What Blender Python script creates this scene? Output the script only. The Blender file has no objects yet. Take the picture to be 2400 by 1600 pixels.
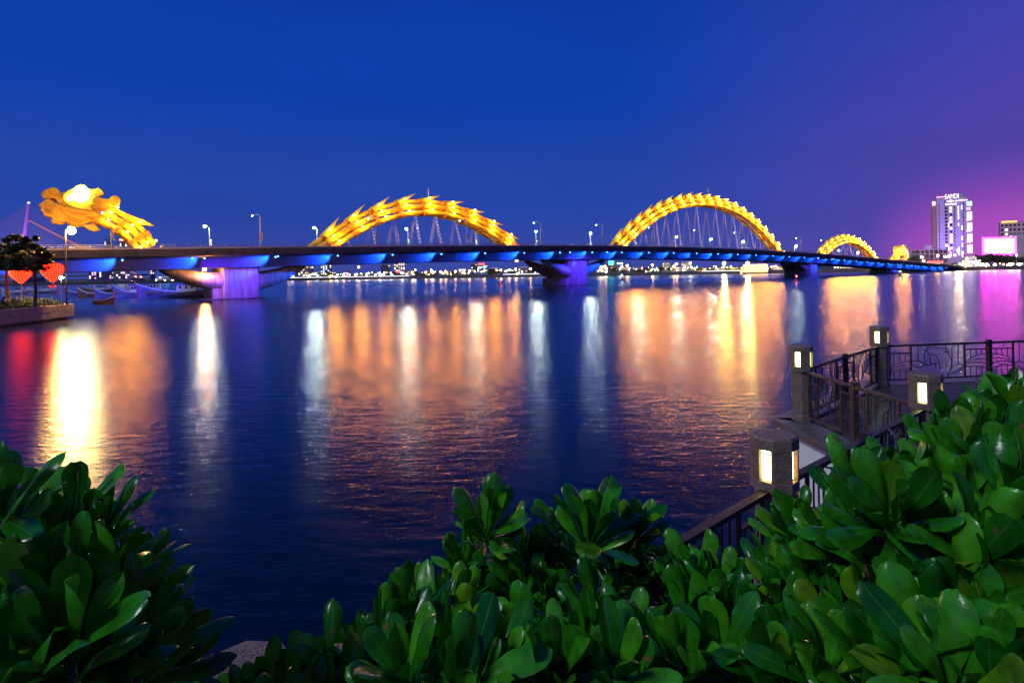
import bpy, math, random
import numpy as np
from mathutils import Vector, Matrix
random.seed(7)
scene = bpy.context.scene
COL = scene.collection
R = math.radians

# ------------------------------------------------------------------ camera
H = 6.4                      # eye height above the river, m
FPX = 20.0 / 36.0 * 2400.0   # focal length in photo pixels
Y0 = 635.0                   # horizon row at the photo's middle column
ROLL = R(1.0)
cam_d = bpy.data.cameras.new('camera')
cam = bpy.data.objects.new('camera', cam_d)
COL.objects.link(cam)
cam_d.sensor_width = 36.0
cam_d.lens = 20.0
cam_d.shift_y = -(800.0 - Y0) / 2400.0
cam_d.clip_start = 0.05
cam_d.clip_end = 30000.0
cam.location = (0, 0, H)
cam.rotation_euler = (R(90), ROLL, 0)
scene.camera = cam

# ------------------------------------------------------------------ sky (dusk)
world = bpy.data.worlds.new('World')
scene.world = world
world.use_nodes = True
nt = world.node_tree
nt.nodes.clear()
def N(t, **kw):
    n = nt.nodes.new(t)
    for k, v in kw.items():
        setattr(n, k, v)
    return n
def Lk(a, b):
    nt.links.new(a, b)
def setin(n, i, v):
    n.inputs[i].default_value = v
wout = N('ShaderNodeOutputWorld')
bg = N('ShaderNodeBackground')
setin(bg, 1, 1.0)
Lk(bg.outputs[0], wout.inputs[0])
tc = N('ShaderNodeTexCoord')
sep = N('ShaderNodeSeparateXYZ')
Lk(tc.outputs['Generated'], sep.inputs[0])
ramp = N('ShaderNodeValToRGB')
cr = ramp.color_ramp
cr.interpolation = 'EASE'
cr.elements[0].position = 0.0
cr.elements[0].color = (0.044, 0.068, 0.35, 1)
cr.elements[1].position = 0.62
cr.elements[1].color = (0.0012, 0.030, 0.27, 1)
e = cr.elements.new(0.12); e.color = (0.019, 0.060, 0.375, 1)
e = cr.elements.new(0.30); e.color = (0.0035, 0.050, 0.40, 1)
absz = N('ShaderNodeMath', operation='ABSOLUTE')
Lk(sep.outputs['Z'], absz.inputs[0])
Lk(absz.outputs[0], ramp.inputs[0])
# city side (to the right, west bank): purple dusk
azr = N('ShaderNodeMapRange'); azr.interpolation_type = 'SMOOTHSTEP'
setin(azr, 1, 0.15); setin(azr, 2, 0.95); setin(azr, 3, 0.0); setin(azr, 4, 1.0)
Lk(sep.outputs['X'], azr.inputs[0])
elr = N('ShaderNodeMapRange'); elr.interpolation_type = 'SMOOTHSTEP'
setin(elr, 1, 0.0); setin(elr, 2, 0.64); setin(elr, 3, 1.0); setin(elr, 4, 0.05)
Lk(absz.outputs[0], elr.inputs[0])
mm = N('ShaderNodeMath', operation='MULTIPLY')
Lk(azr.outputs[0], mm.inputs[0]); Lk(elr.outputs[0], mm.inputs[1])
mix1 = N('ShaderNodeMixRGB')
setin(mix1, 2, (0.125, 0.055, 0.38, 1))
Lk(mm.outputs[0], mix1.inputs[0]); Lk(ramp.outputs[0], mix1.inputs[1])
# town glow and the billboard's magenta halo, painted low into the western sky
dt = N('ShaderNodeVectorMath', operation='DOT_PRODUCT')
dt.inputs[1].default_value = Vector((0.70, 0.71, 0.0)).normalized()
Lk(tc.outputs['Generated'], dt.inputs[0])
gl = N('ShaderNodeMapRange'); gl.interpolation_type = 'SMOOTHSTEP'
setin(gl, 1, 0.972); setin(gl, 2, 1.0); setin(gl, 3, 0.0); setin(gl, 4, 1.0)
Lk(dt.outputs['Value'], gl.inputs[0])
glz = N('ShaderNodeMapRange'); glz.interpolation_type = 'SMOOTHSTEP'
setin(glz, 1, 0.0); setin(glz, 2, 0.17); setin(glz, 3, 0.75); setin(glz, 4, 0.0)
Lk(absz.outputs[0], glz.inputs[0])
gm = N('ShaderNodeMath', operation='MULTIPLY')
Lk(gl.outputs[0], gm.inputs[0]); Lk(glz.outputs[0], gm.inputs[1])
mix2 = N('ShaderNodeMixRGB')
setin(mix2, 2, (0.62, 0.085, 0.60, 1))
Lk(gm.outputs[0], mix2.inputs[0]); Lk(mix1.outputs[0], mix2.inputs[1])
# thin uneven dusk cloud
mp = N('ShaderNodeMapping'); mp.inputs['Scale'].default_value = (1.6, 1.6, 7.0)
Lk(tc.outputs['Generated'], mp.inputs[0])
nz = N('ShaderNodeTexNoise'); setin(nz, 'Scale', 2.2); setin(nz, 'Detail', 4.0); setin(nz, 'Roughness', 0.55)
Lk(mp.outputs[0], nz.inputs['Vector'])
nr = N('ShaderNodeMapRange'); setin(nr, 1, 0.35); setin(nr, 2, 0.7); setin(nr, 3, 0.96); setin(nr, 4, 1.05)
Lk(nz.outputs[0], nr.inputs[0])
mul = N('ShaderNodeVectorMath', operation='SCALE')
Lk(mix2.outputs[0], mul.inputs[0]); Lk(nr.outputs[0], mul.inputs['Scale'])
# what is left of the daylight
sky = N('ShaderNodeTexSky'); sky.sky_type = 'NISHITA'; sky.sun_disc = False
sky.sun_elevation = R(-4.0); sky.sun_rotation = R(200)
sks = N('ShaderNodeVectorMath', operation='SCALE'); sks.inputs['Scale'].default_value = 0.05
Lk(sky.outputs[0], sks.inputs[0])
add = N('ShaderNodeVectorMath', operation='ADD')
Lk(mul.outputs[0], add.inputs[0]); Lk(sks.outputs[0], add.inputs[1])
Lk(add.outputs[0], bg.inputs[0])

# soft evening light from behind the viewer
sun_d = bpy.data.lights.new('sun', 'SUN')
sun_d.energy = 1.35
sun_d.angle = R(10)
sun_d.color = (0.84, 0.93, 1.0)
sun = bpy.data.objects.new('sun', sun_d)
COL.objects.link(sun)
sun.rotation_euler = Vector((0.60, 0.46, -0.66)).to_track_quat('-Z', 'Y').to_euler()

scene.view_settings.view_transform = 'Standard'
scene.view_settings.look = 'None'
scene.view_settings.exposure = 0.0
scene.view_settings.gamma = 1.0
scene.view_settings.use_curve_mapping = False
scene.render.engine = 'CYCLES'
scene.cycles.use_denoising = True
scene.cycles.max_bounces = 6
scene.cycles.diffuse_bounces = 1
scene.cycles.caustics_reflective = False
scene.cycles.caustics_refractive = False
scene.cycles.glossy_bounces = 3
scene.cycles.sample_clamp_indirect = 6.0
scene.cycles.use_light_tree = True

# ------------------------------------------------------------------ helpers: pixels, meshes, things
CR_, SR_ = math.cos(ROLL), math.sin(ROLL)
def ray(x, y):
    u, v = x - 1200.0, y - Y0
    return ((u * CR_ - v * SR_) / FPX, (u * SR_ + v * CR_) / FPX)   # dx, -dz per metre of depth
def at(x, y, Y):                       # photo pixel at depth Y
    a, b = ray(x, y)
    return Vector((a * Y, Y, H - b * Y))
def gp(x, y, z):                       # photo pixel on the level z
    a, b = ray(x, y)
    Y = (H - z) / b
    return Vector((a * Y, Y, z))
P0 = Vector((-79.5, 163.4)); BD = Vector((0.8, 0.6)); BN = Vector((0.6, -0.8))
def W(s, o, z):                        # bridge: s along, o towards the viewer, z up
    return Vector((P0.x + BD.x * s + BN.x * o, P0.y + BD.y * s + BN.y * o, z))
def bpx(x, y, o=0.0):                  # photo pixel on the upright plane of the bridge at offset o
    a, b = ray(x, y)
    qx, qy = P0.x + BN.x * o, P0.y + BN.y * o
    # t*(a,1) = q + s*BD
    s = (a * qy - qx) / (BD.x - a * BD.y)
    t = qy + s * BD.y
    return s, H - b * t
_ks = [(-110, 10.8), (-43, 12.3), (0, 13.2), (64, 14.5), (128, 15.2), (180, 15.35), (228, 14.9), (328, 12.4),
       (392, 10.2), (456, 7.6), (520, 5.4), (570, 4.1), (640, 3.4)]
_pf = np.polyfit([k[0] / 100 for k in _ks], [k[1] for k in _ks], 6)
def deck(s):
    return float(np.polyval(_pf, s / 100.0))

class MB:
    def __init__(self):
        self.v = []; self.f = []
    def box(self, c, size, rz=0.0):
        c = Vector(c); sx, sy, sz = [q / 2 for q in size]
        b = len(self.v); co, si = math.cos(rz), math.sin(rz)
        for x, y, z in ((-1,-1,-1),(1,-1,-1),(1,1,-1),(-1,1,-1),(-1,-1,1),(1,-1,1),(1,1,1),(-1,1,1)):
            dx, dy = x * sx, y * sy
            self.v.append((c.x + dx * co - dy * si, c.y + dx * si + dy * co, c.z + z * sz))
        for q in ((0,3,2,1),(4,5,6,7),(0,1,5,4),(1,2,6,5),(2,3,7,6),(3,0,4,7)):
            self.f.append(tuple(b + i for i in q))
        return self
    def hexa(self, p):                 # 8 points, bottom ring then top ring
        b = len(self.v)
        self.v += [tuple(q) for q in p]
        for q in ((0,3,2,1),(4,5,6,7),(0,1,5,4),(1,2,6,5),(2,3,7,6),(3,0,4,7)):
            self.f.append(tuple(b + i for i in q))
        return self
    def tube(self, path, rad, n=8, cap=True, up=None):
        path = [Vector(p) for p in path]
        if not isinstance(rad, (list, tuple)):
            rad = [rad] * len(path)
        b = len(self.v)
        ref = Vector(up) if up else None
        for i, p in enumerate(path):
            t = (path[min(i + 1, len(path) - 1)] - path[max(i - 1, 0)])
            t = t.normalized() if t.length > 1e-9 else Vector((0, 0, 1))
            rf = ref if ref is not None else (Vector((0, 0, 1)) if abs(t.z) < 0.9 else Vector((1, 0, 0)))
            a = t.cross(rf).normalized(); c = a.cross(t).normalized()
            ref = c
            for k in range(n):
                an = 2 * math.pi * (k + 0.5) / n
                self.v.append(tuple(p + (a * math.cos(an) + c * math.sin(an)) * rad[i]))
        for i in range(len(path) - 1):
            for k in range(n):
                k2 = (k + 1) % n
                self.f.append((b + i*n + k, b + i*n + k2, b + (i+1)*n + k2, b + (i+1)*n + k))
        if cap:
            self.f.append(tuple(b + k for k in range(n))[::-1])
            self.f.append(tuple(b + (len(path)-1)*n + k for k in range(n)))
        return self
    def sphere(self, c, r, nu=10, nv=6, sc=(1, 1, 1)):
        c = Vector(c); b = len(self.v)
        self.v.append((c.x, c.y, c.z - r * sc[2]))
        for j in range(1, nv):
            ph = -math.pi / 2 + math.pi * j / nv
            for i in range(nu):
                th = 2 * math.pi * i / nu
                self.v.append((c.x + r*sc[0]*math.cos(ph)*math.cos(th), c.y + r*sc[1]*math.cos(ph)*math.sin(th), c.z + r*sc[2]*math.sin(ph)))
        self.v.append((c.x, c.y, c.z + r * sc[2]))
        top = len(self.v) - 1
        for i in range(nu):
            i2 = (i + 1) % nu
            self.f.append((b, b + 1 + i2, b + 1 + i))
            for j in range(nv - 2):
                self.f.append((b+1+j*nu+i, b+1+j*nu+i2, b+1+(j+1)*nu+i2, b+1+(j+1)*nu+i))
            self.f.append((top, b+1+(nv-2)*nu+i, b+1+(nv-2)*nu+i2))
        return self
    def prism(self, poly, lo, hi):     # polygon in plan between two levels
        b = len(self.v); n = len(poly)
        self.v += [(p[0], p[1], lo) for p in poly] + [(p[0], p[1], hi) for p in poly]
        ar = sum(poly[i][0]*poly[(i+1)%n][1] - poly[(i+1)%n][0]*poly[i][1] for i in range(n))
        a, c = tuple(range(b, b+n)), tuple(range(b+n, b+2*n))
        self.f += [a[::-1], c] if ar > 0 else [a, c[::-1]]
        for i in range(n):
            j = (i + 1) % n
            q = (b+i, b+j, b+n+j, b+n+i)
            self.f.append(q if ar > 0 else q[::-1])
        return self
    def loft(self, rings, closed=True, cap=True):
        b = len(self.v); n = len(rings[0])
        for r in rings:
            self.v += [tuple(p) for p in r]
        for i in range(len(rings) - 1):
            for k in range(n if closed else n - 1):
                k2 = (k + 1) % n
                self.f.append((b+i*n+k, b+i*n+k2, b+(i+1)*n+k2, b+(i+1)*n+k))
        if cap:
            self.f.append(tuple(b + k for k in range(n))[::-1])
            self.f.append(tuple(b + (len(rings)-1)*n + k for k in range(n)))
        return self
    def mesh(self, name, m, off=(0, 0, 0), smooth=False):
        me = bpy.data.meshes.new(name)
        ox, oy, oz = off
        me.from_pydata([(x - ox, y - oy, z - oz) for x, y, z in self.v], [], self.f)
        me.materials.append(m)
        if smooth:
            me.polygons.foreach_set('use_smooth', [True] * len(me.polygons))
        me.update()
        return me
    def build(self, name, m, parent=None, smooth=False):
        off = rootloc(parent) if parent else (0, 0, 0)
        o = bpy.data.objects.new(name, self.mesh(name, m, off, smooth))
        COL.objects.link(o)
        if parent:
            o.parent = parent
        return o

def rootloc(p):
    l = Vector((0, 0, 0))
    while p is not None:
        l += Vector(p.location); p = p.parent
    return l
def thing(name, label, cat, loc, group=None):
    o = bpy.data.objects.new(name, None)
    COL.objects.link(o)
    o.location = loc
    o.empty_display_size = 0.1
    o['label'] = label; o['category'] = cat
    if group: o['group'] = group
    return o
def tag(o, label, cat, group=None):
    o['label'] = label; o['category'] = cat
    if group: o['group'] = group
    return o
def inst(name, me, parent, loc, rot=None, sc=None):
    """one more object of a shared mesh, placed in world coordinates under an unrotated parent"""
    o = bpy.data.objects.new(name, me)
    COL.objects.link(o)
    o.location = Vector(loc) - (rootloc(parent) if parent else Vector((0, 0, 0)))
    if rot is not None:
        if isinstance(rot, (int, float)): o.rotation_euler = (0, 0, rot)
        else: o.rotation_euler = rot
    if sc is not None:
        o.scale = (sc, sc, sc) if isinstance(sc, (int, float)) else sc
    if parent: o.parent = parent
    return o
def struct(o):
    o['kind'] = 'structure'; return o
def lamp(name, kind, loc, energy, color, parent, radius=0.2, aim=None, cone=None, blend=0.5):
    d = bpy.data.lights.new(name, kind)
    d.energy = energy; d.color = color; d.shadow_soft_size = radius
    o = bpy.data.objects.new(name, d)
    COL.objects.link(o)
    inv = Matrix.Rotation(-(parent.rotation_euler[2] if parent else 0.0), 3, 'Z')
    o.location = inv @ (Vector(loc) - (rootloc(parent) if parent else Vector((0, 0, 0))))
    if parent: o.parent = parent
    if aim is not None:
        o.rotation_euler = (inv @ (Vector(aim) - Vector(loc))).to_track_quat('-Z', 'Y').to_euler()
    if cone:
        d.spot_size = R(cone); d.spot_blend = blend
    return o

# ------------------------------------------------------------------ materials
def mat(name, col, rough=0.6, var=0.18, scale=3.0, bump=0.0, metal=0.0, spec=0.5, coat=0.0, detail=5.0):
    m = bpy.data.materials.new(name); m.use_nodes = True
    t = m.node_tree; p = t.nodes['Principled BSDF']
    c = t.nodes.new('ShaderNodeTexCoord')
    n = t.nodes.new('ShaderNodeTexNoise')
    n.inputs['Scale'].default_value = scale; n.inputs['Detail'].default_value = detail
    n.inputs['Roughness'].default_value = 0.62
    t.links.new(c.outputs['Object'], n.inputs['Vector'])
    r = t.nodes.new('ShaderNodeValToRGB')
    r.color_ramp.elements[0].position = 0.32; r.color_ramp.elements[1].position = 0.70
    r.color_ramp.elements[0].color = tuple(max(0, q * (1 - var)) for q in col) + (1,)
    r.color_ramp.elements[1].color = tuple(min(1, q * (1 + var)) for q in col) + (1,)
    t.links.new(n.outputs[0], r.inputs[0]); t.links.new(r.outputs[0], p.inputs['Base Color'])
    p.inputs['Roughness'].default_value = rough
    p.inputs['Metallic'].default_value = metal
    p.inputs['Specular IOR Level'].default_value = spec
    p.inputs['Coat Weight'].default_value = coat
    if bump:
        b = t.nodes.new('ShaderNodeBump'); b.inputs['Strength'].default_value = bump
        b.inputs['Distance'].default_value = 0.02
        t.links.new(n.outputs[0], b.inputs['Height']); t.links.new(b.outputs[0], p.inputs['Normal'])
    return m
def emat(name, col, strength):
    m = bpy.data.materials.new(name); m.use_nodes = True
    t = m.node_tree; t.nodes.clear()
    o = t.nodes.new('ShaderNodeOutputMaterial'); e = t.nodes.new('ShaderNodeEmission')
    e.inputs[0].default_value = tuple(col) + (1,); e.inputs[1].default_value = strength
    t.links.new(e.outputs[0], o.inputs[0])
    return m

M = {}
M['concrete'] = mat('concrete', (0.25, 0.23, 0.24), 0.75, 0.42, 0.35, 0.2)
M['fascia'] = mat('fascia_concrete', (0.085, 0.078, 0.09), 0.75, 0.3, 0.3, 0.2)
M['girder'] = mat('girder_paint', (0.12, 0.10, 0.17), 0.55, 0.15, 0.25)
M['asphalt'] = mat('asphalt', (0.05, 0.05, 0.055), 0.8, 0.2, 0.5)
M['gold'] = mat('golden_paint', (0.86, 0.60, 0.03), 0.38, 0.12, 0.5)
M['gold2'] = mat('golden_paint_collar', (0.74, 0.36, 0.02), 0.42, 0.15, 0.6)
M['steel'] = mat('galvanised_steel', (0.42, 0.43, 0.45), 0.4, 0.12, 1.5, metal=0.6)
M['cable'] = mat('cable_sheath', (0.6, 0.6, 0.62), 0.4, 0.1, 1.0)
M['iron'] = mat('black_painted_iron', (0.014, 0.012, 0.014), 0.45, 0.35, 14.0, 0.15, spec=0.35)
M['iron_worn'] = mat('worn_bronze_iron', (0.055, 0.034, 0.026), 0.42, 0.85, 16.0, 0.25, spec=0.4)
M['banner'] = mat('banner_cloth', (0.75, 0.68, 0.52), 0.7, 0.1, 2)
M['white_pillar'] = mat('pale_plinth', (0.62, 0.68, 0.60), 0.6, 0.1, 0.6)
M['soil'] = mat('soil', (0.035, 0.026, 0.018), 0.95, 0.4, 9.0, 0.6)
M['bark'] = mat('bark', (0.13, 0.085, 0.055), 0.85, 0.35, 6.0, 0.5)
M['stem'] = mat('shrub_stem', (0.16, 0.115, 0.065), 0.7, 0.35, 40.0, 0.4)
M['foliage'] = mat('tree_leaves', (0.040, 0.055, 0.014), 0.8, 0.45, 0.8, spec=0.15)
M['foliage_far'] = mat('far_tree_leaves', (0.045, 0.06, 0.03), 0.7, 0.4, 0.3)
M['hedge'] = mat('hedge_leaves', (0.055, 0.11, 0.018), 0.6, 0.45, 1.5)
M['quay'] = mat('quay_stone', (0.30, 0.25, 0.24), 0.8, 0.28, 1.4, 0.4)
M['quay_dark'] = mat('quay_wet_stone', (0.10, 0.085, 0.08), 0.55, 0.3, 2.0, 0.4)
M['white_wall'] = mat('white_render', (0.80, 0.79, 0.80), 0.6, 0.04, 1.2)
M['coping'] = mat('grey_coping_stone', (0.11, 0.098, 0.098), 0.35, 0.3, 5.0, 0.1)
M['paver'] = mat('dark_paver', (0.035, 0.032, 0.034), 0.42, 0.45, 5.0, 0.4)
M['bank'] = mat('bank_ground', (0.09, 0.085, 0.08), 0.9, 0.3, 0.05)
M['bankwall'] = mat('bank_wall', (0.12, 0.10, 0.10), 0.8, 0.25, 0.3)
def streaked(m, sc):
    t = m.node_tree; c = t.nodes['Texture Coordinate']; n = t.nodes['Noise Texture']
    mp_ = t.nodes.new('ShaderNodeMapping'); mp_.inputs['Scale'].default_value = sc
    t.links.new(c.outputs['Object'], mp_.inputs[0]); t.links.new(mp_.outputs[0], n.inputs['Vector'])
    n.inputs['Scale'].default_value = 1.0
for k_ in ('concrete', 'fascia', 'girder', 'quay'):
    streaked(M[k_], {'concrete': (1.1, 1.1, .16), 'fascia': (.5, .5, .12), 'girder': (.4, .4, .10), 'quay': (2.2, 2.2, .8)}[k_])
def granite():
    m = mat('speckled_granite', (0.19, 0.135, 0.11), 0.55, 0.2, 6.0)
    t = m.node_tree; p = t.nodes['Principled BSDF']
    c = t.nodes['Texture Coordinate']
    n = t.nodes.new('ShaderNodeTexNoise'); n.inputs['Scale'].default_value = 95.0; n.inputs['Detail'].default_value = 2.0
    t.links.new(c.outputs['Object'], n.inputs['Vector'])
    r = t.nodes.new('ShaderNodeValToRGB')
    r.color_ramp.elements[0].position = 0.38; r.color_ramp.elements[0].color = (0.28, 0.26, 0.25, 1)
    r.color_ramp.elements[1].position = 0.58; r.color_ramp.elements[1].color = (1.25, 1.2, 1.15, 1)
    mx = t.nodes.new('ShaderNodeMixRGB'); mx.blend_type = 'MULTIPLY'; mx.inputs[0].default_value = 1.0
    src = [l.from_socket for l in t.links if l.to_socket == p.inputs['Base Color']][0]
    t.links.new(n.outputs[0], r.inputs[0])
    t.links.new(src, mx.inputs[1]); t.links.new(r.outputs[0], mx.inputs[2]); t.links.new(mx.outputs[0], p.inputs['Base Color'])
    b = t.nodes.new('ShaderNodeBump'); b.inputs['Strength'].default_value = 0.25; b.inputs['Distance'].default_value = 0.004
    t.links.new(n.outputs[0], b.inputs['Height']); t.links.new(b.outputs[0], p.inputs['Normal'])
    return m
M['granite'] = granite()

def water_mat():
    m = bpy.data.materials.new('river_water'); m.use_nodes = True
    t = m.node_tree; t.nodes.clear()
    def n_(k): return t.nodes.new(k)
    out = n_('ShaderNodeOutputMaterial')
    tcx = n_('ShaderNodeTexCoord')
    def layer(scale, sx, sy, rot, det):
        mpn = n_('ShaderNodeMapping'); mpn.inputs['Scale'].default_value = (sx, sy, 1.0)
        mpn.inputs['Rotation'].default_value = (0, 0, R(rot))
        t.links.new(tcx.outputs['Object'], mpn.inputs[0])
        q = n_('ShaderNodeTexNoise'); q.inputs['Scale'].default_value = scale; q.inputs['Detail'].default_value = det
        q.inputs['Roughness'].default_value = 0.55
        t.links.new(mpn.outputs[0], q.inputs['Vector'])
        return q
    a = layer(1.35, 0.55, 1.25, 8, 3.0)
    b = layer(5.6, 0.6, 1.3, -11, 2.0)
    mu = n_('ShaderNodeMath'); mu.operation = 'MULTIPLY_ADD'; mu.inputs[1].default_value = 0.32
    t.links.new(b.outputs[0], mu.inputs[0]); t.links.new(a.outputs[0], mu.inputs[2])
    bp = n_('ShaderNodeBump'); bp.inputs['Strength'].default_value = 1.0; bp.inputs['Distance'].default_value = WBUMP
    t.links.new(mu.outputs[0], bp.inputs['Height'])
    ln_ = n_('ShaderNodeVectorMath'); ln_.operation = 'LENGTH'
    t.links.new(tcx.outputs['Object'], ln_.inputs[0])
    lg_ = n_('ShaderNodeMath'); lg_.operation = 'LOGARITHM'; lg_.inputs[1].default_value = math.e
    t.links.new(ln_.outputs['Value'], lg_.inputs[0])
    def rng_(a0, a1, b0, b1):
        a0, a1 = math.log(a0), math.log(a1)
        q = n_('ShaderNodeMapRange'); q.interpolation_type = 'LINEAR'
        for i_, v_ in enumerate((a0, a1, b0, b1)): q.inputs[i_ + 1].default_value = v_
        t.links.new(lg_.outputs[0], q.inputs[0]); return q
    t.links.new(rng_(8, 420, 1.0, 0.0).outputs[0], bp.inputs['Strength'])
    gl_ = n_('ShaderNodeBsdfGlossy'); gl_.distribution = 'BECKMANN'
    gl_.inputs['Roughness'].default_value = WROUGH
    gl_.inputs['Color'].default_value = (1, 1, 1, 1)
    t.links.new(rng_(8, 420, WROUGH - .015, WROUGH + .02).outputs[0], gl_.inputs['Roughness'])
    t.links.new(bp.outputs[0], gl_.inputs['Normal'])
    df = n_('ShaderNodeBsdfDiffuse'); df.inputs['Color'].default_value = (0.002, 0.006, 0.012, 1)
    fr = n_('ShaderNodeFresnel'); fr.inputs['IOR'].default_value = 1.33
    t.links.new(bp.outputs[0], fr.inputs['Normal'])
    mx = n_('ShaderNodeMixShader')
    t.links.new(fr.outputs[0], mx.inputs[0]); t.links.new(df.outputs[0], mx.inputs[1]); t.links.new(gl_.outputs[0], mx.inputs[2])
    t.links.new(mx.outputs[0], out.inputs['Surface'])
    return m
WBUMP = 0.040
WROUGH = 0.255
M['water'] = water_mat()

M['lamp_white'] = emat('lamp_cool_white', (0.78, 1.0, 0.84), 1500)
M['lamp_far_white'] = emat('far_lamp_white', (1.0, 0.95, 0.85), 55)
M['lamp_far_warm'] = emat('far_lamp_warm', (1.0, 0.50, 0.10), 70)
M['lamp_far_green'] = emat('far_lamp_green', (0.25, 1.0, 0.55), 35)
M['lamp_far_red'] = emat('far_lamp_red', (1.0, 0.12, 0.10), 35)
M['lamp_far_blue'] = emat('far_lamp_blue', (0.3, 0.6, 1.0), 35)
M['sodium'] = emat('sodium_lamp', (1.0, 0.50, 0.10), 3600)
M['flood_yellow'] = emat('yellow_floodlight', (1.0, 0.58, 0.07), 6500)
M['led_gold'] = emat('gold_led', (1.0, 0.30, 0.03), 150)
M['led_blue'] = emat('blue_led', (0.08, 0.40, 1.0), 14)
M['led_violet'] = emat('violet_led', (0.75, 0.6, 1.0), 3.0)
M['eye'] = emat('eye_light', (1.0, 0.90, 0.55), 60)
M['win_warm'] = emat('lit_window_warm', (1.0, 0.78, 0.42), 2.2)
M['win_white'] = emat('lit_window_white', (0.95, 0.92, 1.0), 3.0)
M['win_strip'] = emat('lit_strip_white', (0.95, 0.82, 1.0), 2.2)
M['win_pink'] = emat('lit_strip_pink', (1.0, 0.32, 0.85), 3.0)
M['win_blue'] = emat('lit_strip_blue', (0.35, 0.7, 1.0), 2.5)
M['win_red'] = emat('lit_sign_red', (1.0, 0.07, 0.07), 4.0)
M['win_green'] = emat('lit_sign_green', (0.05, 1.0, 0.40), 4.0)
M['win_orange'] = emat('lit_sign_orange', (1.0, 0.35, 0.08), 3.0)
M['win_dark'] = mat('dark_glass', (0.05, 0.03, 0.07), 0.15, 0.2, 0.5)
M['billboard'] = emat('billboard_screen', (1.0, 0.12, 0.80), 9.0)
M['billboard_bloom'] = emat('billboard_bloom', (1.0, 0.012, 0.60), 34.0)
M['lantern_red'] = emat('lantern_red', (1.0, 0.004, 0.004), 9.0)
M['lantern_core'] = emat('lantern_bulb', (1.0, 0.22, 0.01), 2.2)
M['bollard_glow'] = emat('bollard_lamp_glass', (1.0, 0.72, 0.24), 14.0)
M['bollard_glow_g'] = emat('bollard_lamp_glass_green', (0.86, 1.0, 0.26), 13.0)
# ================================================================== the setting
struct(MB().prism([(-9000, -400), (9000, -400), (9000, 12000), (-9000, 12000)], -6.0, 0.0).build('river_water', M['water']))
BANK = [(-2500, 1250), (-900, 900), (-500, 720), (-260, 640), (35, 560), (200, 520), (372, 500), (450, 486), (900, 440), (2500, 300)]
def bankY(X):
    return float(np.interp(X, [b[0] for b in BANK], [b[1] for b in BANK]))
struct(MB().prism(BANK + [(6000, 300), (6000, 11000), (-6000, 11000), (-2500, 1250)][:3], -5.0, 2.6).build('far_bank', M['bank']))
wl = MB()
for (x0, y0), (x1, y1) in zip(BANK[1:-1], BANK[2:]):
    wl.hexa([(x0, y0 - 1.2, -3), (x1, y1 - 1.2, -3), (x1, y1 + .3, -3), (x0, y0 + .3, -3),
             (x0, y0 - 0.6, 3.3), (x1, y1 - 0.6, 3.3), (x1, y1 + .3, 3.3), (x0, y0 + .3, 3.3)])
struct(wl.build('embankment_wall', M['bankwall']))

# ================================================================== the bridge
BR = thing('arch_bridge', 'long river bridge with golden undulating dragon arches lit at night', 'bridge', W(0, 0, 0))
SS = [-110 + 6 * i for i in range(122)]        # -110 .. 616
def sweep(profile, s_list, name, m, parent=BR, smooth=False):
    """profile: closed list of (offset, dz to deck)"""
    mb = MB()
    mb.loft([[W(s, o, deck(s) + dz) for o, dz in profile] for s in s_list])
    return mb.build(name, m, parent, smooth)
road = sweep([(17.4, 0.0), (17.4, -0.45), (-17.4, -0.45), (-17.4, 0.0)], SS, 'road_deck', M['asphalt'])
for sg in (1, -1):
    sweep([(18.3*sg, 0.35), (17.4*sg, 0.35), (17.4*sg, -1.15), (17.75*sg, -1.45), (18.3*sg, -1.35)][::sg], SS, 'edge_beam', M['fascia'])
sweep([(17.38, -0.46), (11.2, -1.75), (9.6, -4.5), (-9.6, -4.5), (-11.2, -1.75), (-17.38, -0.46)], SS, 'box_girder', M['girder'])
# ribs under the cantilever
ribme = MB().hexa([(-.15, 0, -1.22), (.15, 0, -1.22), (.15, -5.9, 0.0), (-.15, -5.9, 0.0),
                   (-.15, 0, -.02), (.15, 0, -.02), (.15, -5.9, .18), (-.15, -5.9, .18)]).mesh('cantilever_rib', M['girder'])
BANG = math.atan2(BD.y, BD.x)
for i in range(108):
    s = -85 + 6.0 * i
    if s > 560: break
    inst('cantilever_rib', ribme, BR, W(s, 11.25, deck(s) - 0.62), BANG)
for i in range(37):
    s = -73 + 17.5 * i
    if s > 560: break
    z = deck(s)
    MB().hexa([W(s - .07, 9.66, z - 4.47), W(s + .07, 9.66, z - 4.47), W(s + .07, 9.5, z - 4.47), W(s - .07, 9.5, z - 4.47),
               W(s - .07, 11.27, z - 1.72), W(s + .07, 11.27, z - 1.72), W(s + .07, 11.1, z - 1.72), W(s - .07, 11.1, z - 1.72)]).build('girder_joint', M['fascia'], BR)
    MB().tube([W(s + 8, 17.0, z - .5), W(s + 8, 17.0, z - 2.3)], .07, 6).build('drain_pipe', M['steel'], BR)
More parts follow.
